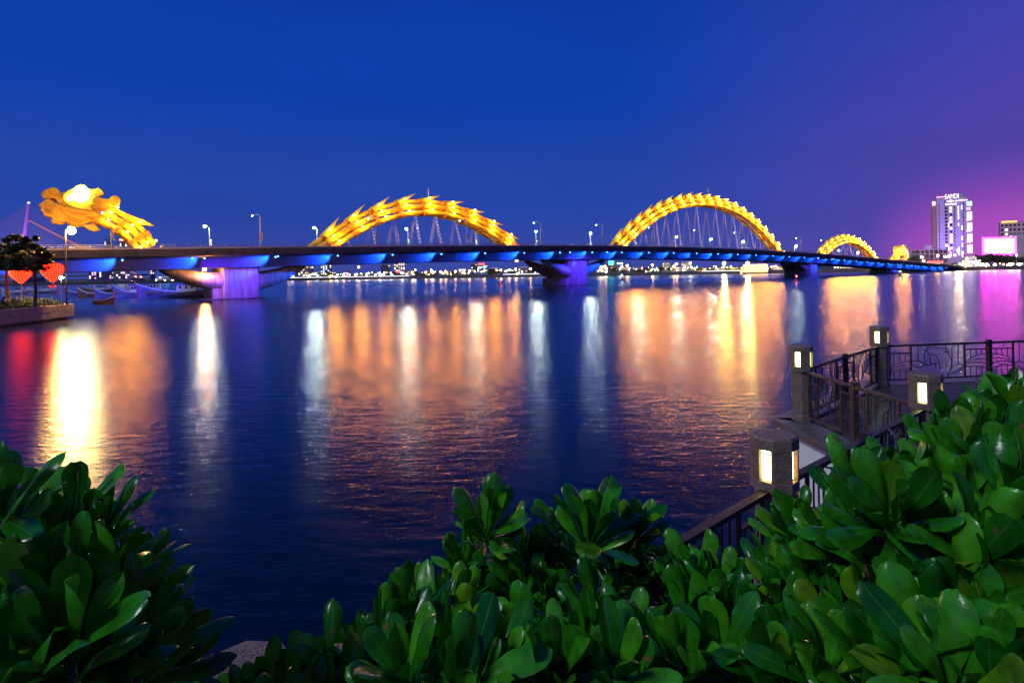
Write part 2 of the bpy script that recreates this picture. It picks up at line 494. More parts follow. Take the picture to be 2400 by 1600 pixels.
# crash barriers and handrails
for o in (14.6, 2.9, -2.9, -14.6):
    sweep([(o - .2, 0.9), (o - .25, 0.0), (o + .25, 0.0), (o + .2, 0.9)][::-1], SS, 'crash_barrier', M['white_pillar'])
for sg in (1, -1):
    for dz in (0.75, 1.15, 1.55):
        sweep([(17.85*sg + .05, dz), (17.85*sg + .05, dz - .09), (17.85*sg - .05, dz - .09), (17.85*sg - .05, dz)], SS, 'handrail', M['steel'])
sweep([(17.62, .78), (17.62, .36), (17.56, .36), (17.56, .78)], SS, 'light_trail_strip', mat('light_trail_pink', (.62, .52, .52), .5, .1, .2))  # pale strip added; its pink stands in for light trails along the deck
pm = MB().box((0, 0, 0.6), (0.1, 0.14, 1.3)).mesh('handrail_post', M['steel'])
for i in range(232):
    s = -84 + 2.8 * i
    inst('handrail_post', pm, BR, W(s, 17.85, deck(s) + 0.3), BANG)

# piers with their horn shaped struts
def pier(sc, ends=(True, True), arm=18.5, tail=False):
    zb = deck(sc) - 4.5
    p = MB()
    mb = p
    hw = 4.9
    ring = lambda z, k: [W(sc + a * hw * k, b * 8.0 * k, z) for a, b in ((-.86, 1), (.86, 1), (1, .82), (1, -.82), (.86, -1), (-.86, -1), (-1, -.82), (-1, .82))]
    mb.loft([ring(-4, 1.03), ring(0.2, 1.02), ring(zb * .55, 1.0), ring(zb + .1, 1.0)])
    po = mb.build('pier', M['concrete'], BR)
    ft = MB()
    ft.loft([[W(sc + a, b, z) for a, b in ((-7.0, 7.4), (4.7, 7.4), (4.7, -7.4), (-7.0, -7.4))] for z in (-4, min(3.0, zb * .42))])
    ft.build('pier_footing', M['concrete'], po)
    fb = MB().loft([[W(sc + a, b, z) for a, b in ((-10.4, 8.6), (6.4, 8.6), (6.4, -8.6), (-10.4, -8.6))] for z in (-2, 0.28)])
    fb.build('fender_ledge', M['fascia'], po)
    for sg, on in zip((-1, 1), ends):
        if not on: continue
        pts, rad = [], []
        for i in range(15):
            t = i / 14.0
            s = sc + sg * (3.2 + (arm - 3.2) * t)
            z = (zb * 0.50) + (deck(s) - 4.5 + .1 - zb * .50) * (1 - (1 - t) ** 1.0) * (0.62 * t + 0.38) + 0.2
            pts.append((s, z)); rad.append(2.5 * (1 - t) ** 0.62 * min(1, zb / 8.8) + 0.28)
        for o in (5.2, -5.2):
            MB().tube([W(s, o, z) for s, z in pts], rad, 16).build('horn_strut', M['concrete'], po, True)
    return po
pier(0); pier(128); pier(328, arm=15); pier(456, arm=11)
pier(-64, ends=(False, False))
p5 = MB().loft([[W(s, o, z) for s, o in ((520, 12), (640, 12), (640, -12), (520, -12))] for z in (-3, 1.2)])
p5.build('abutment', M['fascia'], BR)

# -------- golden tubes
TUB = [(0.0, 2.15), (1.75, 0.25), (-1.75, 0.25), (2.25, -1.95), (-2.25, -1.95)]
class ArchCurve:
    def __init__(s_, f, s0, s1):
        s_.f, s_.s0, s_.s1 = f, s0, s1
        # arc length table
        n = 400
        ss = np.linspace(s0, s1, n); zz = np.array([f(q) for q in ss])
        d = np.hypot(np.diff(ss), np.diff(zz)); s_.L = np.concatenate([[0], np.cumsum(d)]); s_.ss = ss; s_.len = s_.L[-1]
    def pt(s_, l):
        s = float(np.interp(l, s_.L, s_.ss)); z = s_.f(s)
        h = 0.05
        tz = (s_.f(min(s + h, s_.s1)) - s_.f(max(s - h, s_.s0))) / (min(s + h, s_.s1) - max(s - h, s_.s0))
        k = 1 / math.sqrt(1 + tz * tz)
        return s, z, (k, tz * k), (-tz * k, k)         # point, tangent, normal
    def P(s_, l, o, w):
        s, z, t, n = s_.pt(l)
        return W(s + n[0] * w, o, z + n[1] * w)
LEDGOLD = (1.0, 0.36, 0.02)
ledme = MB().box((0, 0, 0), (0.34, 0.34, 0.34)).mesh('led_lamp', M['led_gold'])
def scale_fin(c, l, k, parent, ln=8.0):
    mb = MB()
    b = [c.P(l + .2, 0, 1.1 * k), c.P(l, 2.1 * k, 1.5 * k), c.P(l - .3, 1.1 * k, 2.9 * k), c.P(l - .5, 0, 3.35 * k), c.P(l - .3, -1.1 * k, 2.9 * k), c.P(l, -2.1 * k, 1.5 * k)]
    s, z, t, n = c.pt(l)
    tipw = 3.5 * k + 1.1 * k
    # the tip points forward along the tangent at the root, away from the curving back
    sx = s + t[0] * ln * k + n[0] * tipw; zx = z + t[1] * ln * k + n[1] * tipw
    tip = W(sx, 0, zx)
    m_ = [p.lerp(tip, .45) for p in b]
    m_[1] = b[1].lerp(tip, .5) + (b[1] - b[0]) * .10; m_[5] = b[5].lerp(tip, .5) + (b[5] - b[0]) * .10
    mb.loft([b, m_], True, False)
    i0 = len(mb.v); mb.v.append(tuple(tip))
    n_ = len(b)
    for q in range(n_):
        mb.f.append((n_ + q, n_ + (q + 1) % n_, i0))
    mb.f.append(tuple(range(n_))[::-1])
    return mb.build('back_fin', M['gold'], parent)
def golden_arch(f, s0, s1, nseg, k=1.0, phase=0.3, power=1.0, fins=True, first=1, parent=BR, seglen=None):
    c = ArchCurve(f, s0, s1)
    seg = c.len / nseg
    tubes = []
    for o, w in TUB:
        path, rad = [], []
        nst = nseg * 6
        for i in range(nst + 1):
            l = c.len * i / nst
            fr = ((i / 6.0) + phase) % 1.0
            path.append(c.P(l, o * k, w * k)); rad.append(k * (0.98 - 0.22 * fr))
        tubes.append(MB().tube(path, rad, 12, True, up=(0, 0, 1)).build('arch_tube', M['gold'], parent, True))
    for j in range(first, nseg + 1):
        l = (j - phase) * seg
        if l < 1.0 or l > c.len - 1.0: continue
        mb = MB()
        for o, w in TUB:
            mb.tube([c.P(l - .75, o * k, w * k), c.P(l - .45, o * k, w * k), c.P(l + .5, o * k, w * k), c.P(l + .8, o * k, w * k)], [.95 * k, 1.16 * k, 1.16 * k, .98 * k], 12)
        for (a, b) in ((0, 1), (0, 2), (1, 3), (2, 4), (3, 4), (1, 2)):
            mb.tube([c.P(l, TUB[a][0] * k, TUB[a][1] * k), c.P(l, TUB[b][0] * k, TUB[b][1] * k)], .42 * k, 6)
        mb.build('arch_collar', M['gold2'], parent)
        if fins:
            scale_fin(c, l + .3, k, parent)
        for (o, w, e, dl) in ((3.35, 1.15, 1.0, 1.9), (3.9, -1.0, 1.15, 2.3), (1.9, 3.2, 0.8, 2.4)):
            q = c.P(min(l + dl * k, c.len), o * k, w * k)
            lp = inst('led_lamp', ledme, parent, q, BANG)
            lamp('arch_flood', 'POINT', c.P(min(l + (dl + .3) * k, c.len), (o + .35) * k, w * k), 1300 * e * power, LEDGOLD, lp, 0.25)
    return c
def crown(sc, half, zf, zc, p):
    return lambda s: zf + (zc - zf) * (1 - min(1.6, abs(s - sc) / half) ** p)
A1 = golden_arch(crown(62.8, 38.6, 14.3, 29.2, 2.0), 62.8 - 41, 62.8 + 41, 10, 1.0, 0.3)
A2 = golden_arch(crown(228, 72, 14.6, 41.2, 2.15), 228 - 73.5, 228 + 74, 20, 1.0, 0.3)
A3 = golden_arch(crown(392.8, 44, 10.4, 24.2, 2.1), 392.8 - 45, 392.8 + 46, 12, 0.95, 0.3, 1.3)

# lightning rods
for c, s in ((A1, 63), (A2, 230), (A3, 391)):
    l = float(np.interp(s, c.ss, c.L))
    MB().tube([c.P(l, 0, 2.8), c.P(l, 0, 2.8) + Vector((0, 0, 4.6))], .12, 6).build('lightning_rod', M['steel'], BR)

# hangers
ledst = MB().sphere((0, 0, 0), .11, 6, 4).mesh('cable_led', M['led_violet'])
def hangers(c, s_list, spread, lit):
    for j, s in enumerate(s_list):
        l = float(np.interp(s, c.ss, c.L))
        top = c.P(l, 0, -2.2)
        for a, sg in ((-1, 1), (1, -1)):
            foot = W(s + spread * a * .55, 1.7 * a, deck(s) + .1)
            for q in (-.45, 0.0, .45):
                off = W(s + q * 1.0, 0, 0) - W(s, 0, 0)
                MB().tube([top + off * .55 + Vector((0, 0, .4)), foot + off * 1.3], .055, 5, False).build('hanger_cable', M['cable'], BR)
            MB().box(foot, (1.7, .8, .9), BANG).build('cable_anchor', M['white_pillar'], BR)
            if a == 1 and lit(j):
                n = int((top - foot).length / 1.15)
                for i in range(1, n):
                    inst('cable_led', ledst, BR, top.lerp(foot, i / n) + Vector((BN.x, BN.y, 0)) * .25)
hangers(A1, [62.8 + 8.3 * q for q in (-3.7, -2.65, -1.65, -.65, .35, 1.35, 2.35, 3.3)], 2.6, lambda j: j != 2 and j != 6)
hangers(A2, [228 + 8.45 * q for q in range(-7, 8)], 2.8, lambda j: j % 2 == 0)
hangers(A3, [392.8 + 9.5 * q for q in (-2.5, -1.5, -.5, .5, 1.5, 2.5)], 2.4, lambda j: j % 3 == 0)

# -------- neck, head and tail
nk = [bpx(x, y) for x, y in ((230, 497), (247, 506), (265, 514), (282, 524), (299, 536), (314, 549), (328, 564), (338, 579), (344, 590))]
ns_ = [q[0] for q in nk]; nz_ = [q[1] for q in nk]
nf = np.polyfit(ns_, nz_, 3)
AN = golden_arch(lambda s: float(np.polyval(nf, s)), ns_[0] - 1, ns_[-1] - .3, 3, 0.95, 0.62, 0.5, fins=False, first=1)
# one long fin trailing from the nape
def plane_poly(pts, o0, o1, name, m, parent, puff=.0):
    """outline in photo pixels put on the bridge's middle plane, given thickness from o0 to o1"""
    sz = [bpx(x, y) for x, y in pts]
    cs = sum(q[0] for q in sz) / len(sz); cz = sum(q[1] for q in sz) / len(sz)
    ring = lambda o, k: [W(cs + (s - cs) * k, o, cz + (z - cz) * k) for s, z in sz]
    md = (o0 + o1) / 2; hw = abs(o1 - o0) / 2
    rs = [ring(md + hw, 1 - puff), ring(md + hw * .86, 1 - puff * .45), ring(md + hw * .5, 1), ring(md - hw * .5, 1), ring(md - hw * .86, 1 - puff * .45), ring(md - hw, 1 - puff)]
    ar = sum(sz[i][0] * sz[(i+1) % len(sz)][1] - sz[(i+1) % len(sz)][0] * sz[i][1] for i in range(len(sz)))
    if ar > 0: rs = rs[::-1]
    return MB().loft(rs).build(name, m, parent)
zz = lambda pts: [(80 + x * .11482, 420 + y * .11482) for x, y in pts]
HD = plane_poly(zz([(545, 300), (690, 245), (800, 190), (860, 140), (950, 105), (1040, 125), (1100, 205), (1210, 215), (1310, 200), (1380, 255), (1425, 325),
               (1330, 318), (1370, 352), (1270, 375), (1300, 450), (1420, 540), (1500, 600), (1600, 660), (1540, 700), (1440, 730), (1580, 830), (1400, 860), (1240, 905), (1130, 890),
               (1000, 960), (860, 985), (740, 950), (620, 870), (540, 740), (500, 600), (480, 520), (520, 420)]), -2.0, 2.0, 'dragon_head', M['gold'], BR, .06)
HD['label'] = 'golden dragon head with glaring eye at the left end of the bridge'
plane_poly(zz([(545, 290), (500, 240), (440, 195), (380, 185), (330, 198), (250, 232), (175, 280), (148, 330), (178, 385), (225, 408), (300, 420), (370, 398), (440, 425), (500, 500), (600, 540), (640, 400)]), -2.7, 2.7, 'snout', M['gold'], HD, .04)
plane_poly(zz([(520, 525), (420, 505), (335, 432), (270, 430), (190, 470), (90, 560), (150, 582), (138, 640), (185, 672), (200, 740), (270, 775), (350, 790), (420, 850), (560, 905), (680, 880), (640, 640)]), -2.5, 2.5, 'lower_jaw', M['gold'], HD, .03)
plane_poly(zz([(360, 400), (420, 470), (500, 520), (430, 512), (330, 430)]), -1.9, 2.45, 'tongue', mat('red_tongue', (0.6, 0.10, 0.02), .5, .1), HD, .05)
for sg in (1, -1):
    plane_poly(zz([(330, 210), (400, 190), (470, 225), (520, 270), (560, 330), (500, 390), (400, 360), (320, 320), (290, 260)]), sg * 2.3, sg * 3.1, 'nostril_bulge', M['gold'], HD, .2)
    plane_poly(zz([(610, 330), (720, 270), (830, 240), (1000, 250), (1150, 290), (1280, 380), (1180, 440), (1240, 540), (1120, 560), (1180, 660), (1000, 640), (860, 620), (720, 560), (620, 470), (580, 400)]), sg * 2.2, sg * 3.0, 'cheek_plate', M['gold'], HD, .03)
    plane_poly(zz([(560, 620), (700, 600), (900, 650), (1150, 690), (1420, 740), (1200, 780), (1000, 790), (1100, 850), (900, 860), (760, 800), (620, 740)]), sg * 2.3, sg * 3.1, 'mane_plate', M['gold'], HD, .03)
    plane_poly(zz([(1000, 955), (1240, 905), (1290, 960), (1350, 1040), (1230, 1070), (1120, 1042), (1060, 1000)]), sg * .5, sg * 1.5, 'beard_plate', M['gold'], HD, .1)
    plane_poly(zz([(330, 800), (420, 780), (560, 800), (660, 880), (560, 930), (450, 915), (350, 900), (400, 870), (330, 855), (390, 830)]), sg * .4, sg * 1.4, 'chin_barbs', M['gold'], HD, .08)
    plane_poly(zz([(1190, 455), (1260, 380), (1340, 395), (1440, 418), (1530, 415), (1580, 560), (1500, 575), (1420, 545), (1300, 500)]), sg * 1.2, sg * 2.1, 'horn', M['gold'], HD, .06)
    ball = [(1640 + 118 * math.cos(q * .3927), 465 + 118 * math.sin(q * .3927)) for q in range(16)]
    plane_poly(zz(ball), sg * 1.0, sg * 2.3, 'horn_ball', M['gold'], HD, .22)
    plane_poly(zz([(1260, 205), (1320, 198), (1385, 255), (1425, 325), (1330, 318), (1250, 290)]), sg * 1.5, sg * 2.3, 'ear_plate', M['gold'], HD, .1)
    for pts_ in ([(640, 660), (800, 690), (1000, 720), (1180, 745), (1010, 752), (800, 728)], [(700, 820), (860, 880), (1010, 905), (860, 912), (740, 868)],
                 [(1180, 560), (1330, 600), (1480, 640), (1330, 640), (1190, 605)], [(1220, 660), (1400, 690), (1520, 690), (1380, 715), (1230, 700)],
                 [(560, 540), (540, 640), (600, 760), (575, 640), (590, 545)], [(250, 560), (330, 600), (420, 640), (330, 640), (255, 600)],
                 [(240, 660), (320, 690), (400, 740), (310, 735), (240, 700)], [(820, 215), (700, 280), (620, 360), (585, 470), (600, 350), (690, 262)]):
        plane_poly(zz(pts_), sg * 2.95, sg * 3.45, 'relief_ridge', M['gold2'], HD, .02)
    eye = [(960 + 165 * math.cos(q * .3927), 330 + 160 * math.sin(q * .3927)) for q in range(16)]
    plane_poly(zz(eye), sg * 2.6, sg * 3.6, 'eye', M['eye'], HD, .18)
    eye2 = [(735 + 62 * math.cos(q * .5236), 415 + 50 * math.sin(q * .5236)) for q in range(12)]
    plane_poly(zz(eye2), sg * 2.7, sg * 3.3, 'eye_corner_light', M['eye'], HD, .15)
plane_poly([(268, 488), (300, 503), (335, 516), (362, 530), (330, 527), (300, 520), (276, 505)], -1.2, 1.2, 'nape_fin', M['gold'], HD, .05)
for k_, (x, y, o, pw) in enumerate(((120, 590, 11, 2600), (200, 590, 12, 3400), (270, 590, 11, 2200), (165, 590, 13, 3000))):
    s, _ = bpx(x, y, o)
    q = W(s, o, deck(s) + 1.2)
    fx = MB().box(q, (.6, .5, .5), BANG).build('head_floodlight', M['steel'], HD)
    lamp('head_flood', 'SPOT', q + Vector((0, 0, .4)), pw * 1.15, (1.0, .38, .05), fx, .4, bpx(0, 0) and W(s - 1, 0, 24), 75, .8)
# foot plinths of the neck and of each arch end
def plinth(s, w, h):
    mb = MB()
    for o in (-2.6, 0, 2.6):
        zb = deck(s) - .1
        mb.loft([[W(s - w, o + 1.25, zb), W(s + w, o + 1.25, zb), W(s + .3, o + 1.25, zb + h)], [W(s - w, o - 1.25, zb), W(s + w, o - 1.25, zb), W(s + .3, o - 1.25, zb + h)]])
    mb.build('arch_plinth', M['white_pillar'], BR)
for q, h in ((ns_[-1] + .5, 2.0), (ns_[-1] + 3.2, 2.2), (109, 1.2), (306, 1.2)):
    plinth(q, 1.7, h)
# tail
tl = [bpx(x, y) for x, y in ((2082, 622), (2090, 611), (2098, 600), (2106, 591), (2113, 585))]
tf = np.polyfit([q[0] for q in tl], [q[1] for q in tl], 2)
golden_arch(lambda s: float(np.polyval(tf, s)), tl[0][0] - 2, tl[-1][0], 4, .85, .3, 1.2, fins=False)
for i, (x0, y0, x1, y1, wd) in enumerate(((2100, 594, 2098, 577, 5), (2106, 590, 2106, 575, 5), (2112, 590, 2114, 574, 5), (2116, 594, 2121, 575, 5), (2117, 600, 2126, 582, 5), (2117, 606, 2128, 592, 5), (2112, 610, 2126, 603, 5))):
    dx, dy = x1 - x0, y1 - y0; ln = math.hypot(dx, dy); px, py = -dy / ln * wd / 2, dx / ln * wd / 2
    plane_poly([(x0 + px, y0 + py), (x0 + px + dx * .5, y0 + py + dy * .5), (x1, y1), (x0 - px + dx * .5, y0 - py + dy * .5), (x0 - px, y0 - py)], -1.2 + .3 * (i % 3), 1.2 - .3 * (i % 2), 'tail_flame', M['gold'], BR, .05)
    q = W(bpx(x0, y0)[0], 3.2, bpx(x0, y0 - 3)[1])
    lp = inst('led_lamp', ledme, BR, q, BANG)
    lamp('tail_flood', 'POINT', q + Vector((BN.x, BN.y, 0)) * .4, 330, LEDGOLD, lp, .25)

# -------- blue floodlights under the deck
flme = MB().box((0, 0, 0), (0.34, 0.26, 0.24)).mesh('blue_floodlight', M['led_blue'])
for i in range(38):
    s = -64.5 + 17.5 * i
    if s > 565: break
    zl = deck(s) - 2.0
    q = W(s + 2.2, 13.4, zl + .05)
    MB().tube([W(s + 2.2, 13.4, zl + .1), W(s + 2.2, 13.4, zl + .95)], .06, 5).build('floodlight_bracket', M['steel'], BR)
    fx = inst('blue_floodlight', flme, BR, q, BANG)
    lamp('blue_flood', 'SPOT', W(s + 2.2, 13.2, zl - .12), (46000 if s < 240 else 34000), (0.006, 0.10, 1.0), fx, .2, W(s - 2.2, 10.5, zl - 1.0), 66, .9)
# the same lamps on the far edge, over the moored boats
for i in range(8):
    s = -70 + 13.0 * i
    q = W(s, -15.4, deck(s) - 2.0)
    fx = inst('blue_floodlight', flme, BR, q, BANG)
    lamp('blue_flood', 'SPOT', W(s, -15.6, deck(s) - 2.3), 15000, (0.10, 0.06, 1.0), fx, .25, W(s + 1, -34, 0), 100, .9)
# floodlights of the piers
for sc, e, col in ((0, 24000, (.13, .02, 1.0)), (128, 24000, (.10, .02, 1.0)), (328, 8000, (.10, .04, 1.0)), (456, 5000, (.07, .04, 1.0))):
    for a in (7.5, -13):
        s = sc + a
        q = W(s, 16.6, deck(s) - 1.9)
        fx = inst('pier_floodlight', flme, BR, q, BANG)
        lamp('pier_flood', 'SPOT', W(s, 16.6, deck(s) - 2.3), e, col, fx, .3, W(sc - 2, 8, 4), 70, .8)
s_, z_ = bpx(480, 617, 9.0)
wf = MB().box(W(s_, 8.2, deck(s_) - 4.75), (.7, .7, .5), BANG).build('warm_floodlight', emat('warm_flood_glass', (1, .62, .2), 70), BR)
lamp('warm_flood', 'POINT', W(s_, 8.8, deck(s_) - 5.4), 4200, (1, .30, .04), wf, .3)
for x in (1210,):
    s_, z_ = bpx(x, 613, 8)
    wf2 = MB().box(W(s_, 8.2, deck(s_) - 4.75), (.6, .6, .4), BANG).build('warm_floodlight', emat('warm_flood_glass_small', (1, .6, .2), 60), BR)

# -------- street lamps on the bridge
def bridge_lamp(s, sg, label, lit, group):
    z = deck(s)
    hgt = 9.3 if sg > 0 else 8.6
    r = thing('street_lamp', label, 'street lamp', W(s, 16.2 * sg, z), group)
    pole = [W(s, 16.2 * sg, z), W(s, 16.2 * sg, z + hgt * .55), W(s, 16.2 * sg, z + hgt - .8)]
    MB().tube(pole, [.16, .13, .09], 7).build('pole', M['steel'], r)
    arm = [W(s, 16.2 * sg, z + hgt - .85), W(s, 16.1 * sg, z + hgt - .2), W(s - .5, 15.6 * sg, z + hgt + .12), W(s - 1.3, 14.6 * sg, z + hgt + .05)]
    MB().tube(arm, [.09, .08, .07, .06], 6).build('arm', M['steel'], r)
    hd = MB().box(W(s - 1.5, 14.3 * sg, z + hgt - .02), (1.1, .5, .2), BANG).build('lamp_head', M['steel'], r)
    if lit:
        MB().sphere(W(s - 1.5, 14.3 * sg, z + hgt - .32), .30, 10, 6).build('lamp_bulb', M['lamp_white'], hd, True)
    else:
        MB().sphere(W(s - 1.5, 14.3 * sg, z + hgt - .17), .16, 8, 5).build('lamp_bulb', M['lamp_far_white'], hd, True)
    MB().box(W(s + .42, 16.2 * sg, z + 3.6), (.62, .08, 2.0), BANG).build('banner', M['banner'], r)
nearx = [260, 610, 881, 1094, 1267, 1412, 1534, 1640, 1733, 1814, 1877, 1935, 1985, 2030]
for i, x in enumerate(nearx):
    s, _ = bpx(x, 560, 16.2)
    bridge_lamp(s, 1, 'unlit looking curved street lamp on the near edge of the bridge', False, 'near side bridge lamps') if 0 else \
    bridge_lamp(s, 1, '%s near-edge bridge lamp counted from the dragon head, with a pale banner' % ['first','second','third','fourth','fifth','sixth','seventh','eighth','ninth','tenth','eleventh','twelfth','thirteenth','fourteenth'][i], False, 'near side bridge lamps')
farx = [482, 736, 950, 1110, 1252, 1380, 1487, 1580, 1661, 1736, 1800, 1860, 1915, 1960, 2005, 2045]
for i, x in enumerate(farx):
    s, _ = bpx(x, 560, -16.2)
    bridge_lamp(s + 1.0, -1, '%s glaring white lamp counted from the left along the far edge of the bridge' % ['first','second','third','fourth','fifth','sixth','seventh','eighth','ninth','tenth','eleventh','twelfth','thirteenth','fourteenth','fifteenth','sixteenth'][i], True, 'far side bridge lamps')
# ================================================================== the town across the river
def pm_(name, col, rough=.6): return mat(name, col, rough, .1, .12)
BW = {'lav': pm_('lavender_render', (.44, .33, .80)), 'beige': pm_('beige_render', (.45, .38, .40)), 'grey': pm_('grey_render', (.30, .29, .36)),
      'dark': pm_('dark_render', (.14, .12, .22)), 'white': pm_('white_render_far', (.68, .66, .70)), 'blue': pm_('blue_grey_render', (.25, .34, .50)),
      'pink': pm_('pink_render', (.60, .36, .46)), 'brick': pm_('red_brown_render', (.34, .15, .20))}
winme = {k: MB().box((0, 0, 0), (1, 1, 1)).mesh('window_' + k, M['win_' + k]) for k in ('warm', 'white', 'strip', 'pink', 'blue', 'red', 'green', 'orange', 'dark')}
def win(parent, kind, c, w, h, d=.3, name='window'):
    return inst(name, winme[kind], parent, c, 0, (w, d, h))
def bld(x0, x1, yt, Y, m, label, rows=0, cols=0, lit=.3, cat='building', dp=16, kinds=('warm', 'white', 'warm'), roof=True, name='building', zb=2.6):
    a = at(x0, yt, Y); b = at(x1, yt, Y)
    w = b.x - a.x; zt = (a.z + b.z) / 2; cx = (a.x + b.x) / 2
    r = thing(name, label, cat, (cx, Y + dp / 2, zb))
    MB().box((cx, Y + dp / 2, (zb + zt) / 2 - .5), (w, dp, zt - zb + 1), 0).build('wall', BW[m], r)
    if roof:
        MB().box((cx, Y + dp / 2, zt + .5), (w + .5, dp + .5, .7)).build('parapet', BW['grey' if m != 'grey' else 'white'], r)
    rng = random.Random(int(x0 * 7 + yt))
    if rows:
        fh = (zt - zb - 3) / rows; fw = w / cols
        for i in range(rows):
            for j in range(cols):
                q = rng.random()
                k = rng.choice(kinds) if q < lit else 'dark'
                win(r, k, (a.x + fw * (j + .5), Y - .05, zb + 3 + fh * (i + .45)), fw * .55, fh * .5)
    az = math.atan2(cx, Y) * .9
    r.rotation_euler = (0, 0, -az); r.scale = (math.cos(az), 1, 1)
    return r, a.x, b.x, zt
G = 'buildings across the river'
def far(x0, x1, yt, dY, *a, **k):
    X = at((x0 + x1) / 2, 640, 560).x
    return bld(x0, x1, yt, bankY(X) + dY, *a, **k)
bl = [
 (680, 699, 634, 60, 'grey', 'low grey block just right of the first pier', 3, 3, .3),
 (700, 713, 620, 90, 'beige', 'slim pale apartment block right of the first pier', 7, 3, .25),
 (713.5, 730, 616, 100, 'beige', 'beige block with a red lit roof edge', 7, 4, .2),
 (731, 747, 638, 60, 'grey', 'low flat block left of the glowing strip tower', 2, 4, .3),
 (758, 772, 605, 110, 'dark', 'dark tower with dotted light columns under the first arch', 10, 3, .55),
 (773, 788, 638, 80, 'brick', 'low brown block beside the dark dotted tower', 2, 3, .3),
 (804, 818, 635, 90, 'dark', 'small dark block left of the pink pavilion', 3, 3, .3),
 (826, 857, 643, 40, 'pink', 'low pink lit pavilion on the far shore', 1, 6, .5),
 (889, 912, 621, 120, 'dark', 'plain dark block left of the warm window tower', 5, 4, .08),
 (920, 946, 613, 90, 'blue', 'tower with warm window columns and a green roof lamp', 9, 5, .5),
 (947, 965, 636, 60, 'white', 'small white house beside the warm window tower', 2, 3, .4),
 (985, 1004, 637, 70, 'dark', 'dark low block under the top of the first arch', 2, 4, .3),
 (1027, 1050, 637, 50, 'blue', 'low blue grey hall on the far shore', 2, 5, .35),
 (1052, 1066, 635, 60, 'dark', 'dark box block right of the blue grey hall', 2, 3, .2),
 (1074, 1090, 634, 60, 'grey', 'grey office with a white lit canopy', 3, 3, .4),
 (1103, 1117, 619, 130, 'dark', 'tall dark office beside the red roof sign', 6, 3, .25),
 (1117.5, 1142, 622, 110, 'blue', 'stepped blue lit office with a red roof sign', 6, 5, .4),
 (1151, 1169, 629, 80, 'grey', 'grey block with pale pillars left of the second pier', 4, 4, .3),
 (1180, 1204, 631, 100, 'blue', 'wide low blue lit mall left of the second pier', 3, 5, .45),
 (1215, 1236, 627, 80, 'grey', 'grey block close to the second pier', 4, 4, .2),
 (1241, 1266, 632, 60, 'white', 'pale green lit block behind the second pier', 3, 4, .3),
 (1400, 1420, 628, 60, 'beige', 'small beige house row right of the second pier', 3, 4, .4),
 (1423, 1450, 615, 80, 'dark', 'dark block carrying the green lit sign', 5, 5, .25),
 (1452, 1480, 629, 60, 'grey', 'grey shop block right of the green sign', 3, 6, .4),
 (1486, 1510, 628, 90, 'dark', 'wide dark block under the second arch', 2, 5, .1),
 (1520, 1548, 630, 50, 'white', 'bright white lit restaurant under the second arch', 2, 7, .7),
 (1557, 1575, 617, 100, 'blue', 'narrow blue grey tower under the second arch', 7, 4, .25),
 (1576, 1600, 628, 60, 'grey', 'grey block with white shopfronts', 3, 5, .5),
 (1602, 1624, 616, 90, 'blue', 'pale blue block left of the yellow floodlights', 6, 4, .25),
 (1630, 1660, 630, 70, 'dark', 'dark block behind palms left of the yellow floodlights', 3, 5, .3),
 (1668, 1720, 630, 80, 'grey', 'long grey block behind the yellow floodlights', 3, 8, .4),
 (1820, 1858, 628, 70, 'white', 'white lit shops left of the third pier', 3, 7, .6),
 (1958, 2040, 637, 30, 'grey', 'low lit arcade under the third arch', 2, 12, .55),
 (2035, 2055, 596, 140, 'dark', 'dim block with a blue roof lamp behind the third arch', 6, 4, .2),
 (2128, 2152, 597, 60, 'dark', 'dim grey block right of the dragon tail', 5, 5, .12),
]
for q in bl:
    x0, x1, yt, dY, m, lb, rw, cl, lt = q
    r, ax, bx_, zt = far(x0, x1, yt, dY, m, lb, rw, cl, lt)
    r['group'] = G
    Yf = r.location.y - 8
    if 'red' in lb and ('sign' in lb or 'roof edge' in lb) and 'tall' not in lb:
        win(r, 'red', ((ax + bx_) / 2 - 1, Yf - .1, zt + 1.6), (bx_ - ax) * .6, 2.0, .5, 'roof_sign')
    if 'green lit sign' in lb:
        win(r, 'green', (ax + (bx_ - ax) * .45, Yf - .2, zt - .4), (bx_ - ax) * .45, 4.2, .6, 'lit_sign')
        win(r, 'white', (ax + (bx_ - ax) * 1.2, Yf - .2, zt - 1.2), (bx_ - ax) * .5, 1.6, .6, 'lit_sign')
    if 'green roof' in lb:
        win(r, 'green', ((ax + bx_) / 2 - 2, Yf - .2, zt + 1.4), 2.0, 1.6, .6, 'roof_lamp')
        win(r, 'red', ((ax + bx_) / 2 - 1, Yf - .3, 8.0), 8.0, 2.2, .5, 'shop_sign')
    if 'white lit canopy' in lb:
        win(r, 'white', ((ax + bx_) / 2, Yf - .2, zt + .8), (bx_ - ax), 1.0, .6, 'lit_canopy')
    if 'blue roof lamp' in lb:
        win(r, 'blue', ((ax + bx_) / 2, Yf - .2, zt + 1.6), 5.0, 2.4, .6, 'roof_lamp')
    if 'blue lit' in lb:
        win(r, 'blue', ((ax + bx_) / 2, Yf - .2, zt - 2), (bx_ - ax) * .8, 1.0, .5, 'lit_strip')
    if 'pink' in lb:
        win(r, 'pink', ((ax + bx_) / 2, Yf - .2, 4.4), (bx_ - ax) * .9, 1.2, .5, 'lit_strip')
# glowing strip tower
r, ax, bx_, zt = far(746.5, 755, 603, 105, 'dark', 'thin tower with a glowing blue white edge strip', 8, 2, .6)
r['group'] = G
win(r, 'blue', (bx_ - .6, r.location.y - 8.2, zt / 2 + 2), 1.3, zt - 8, .5, 'edge_strip')

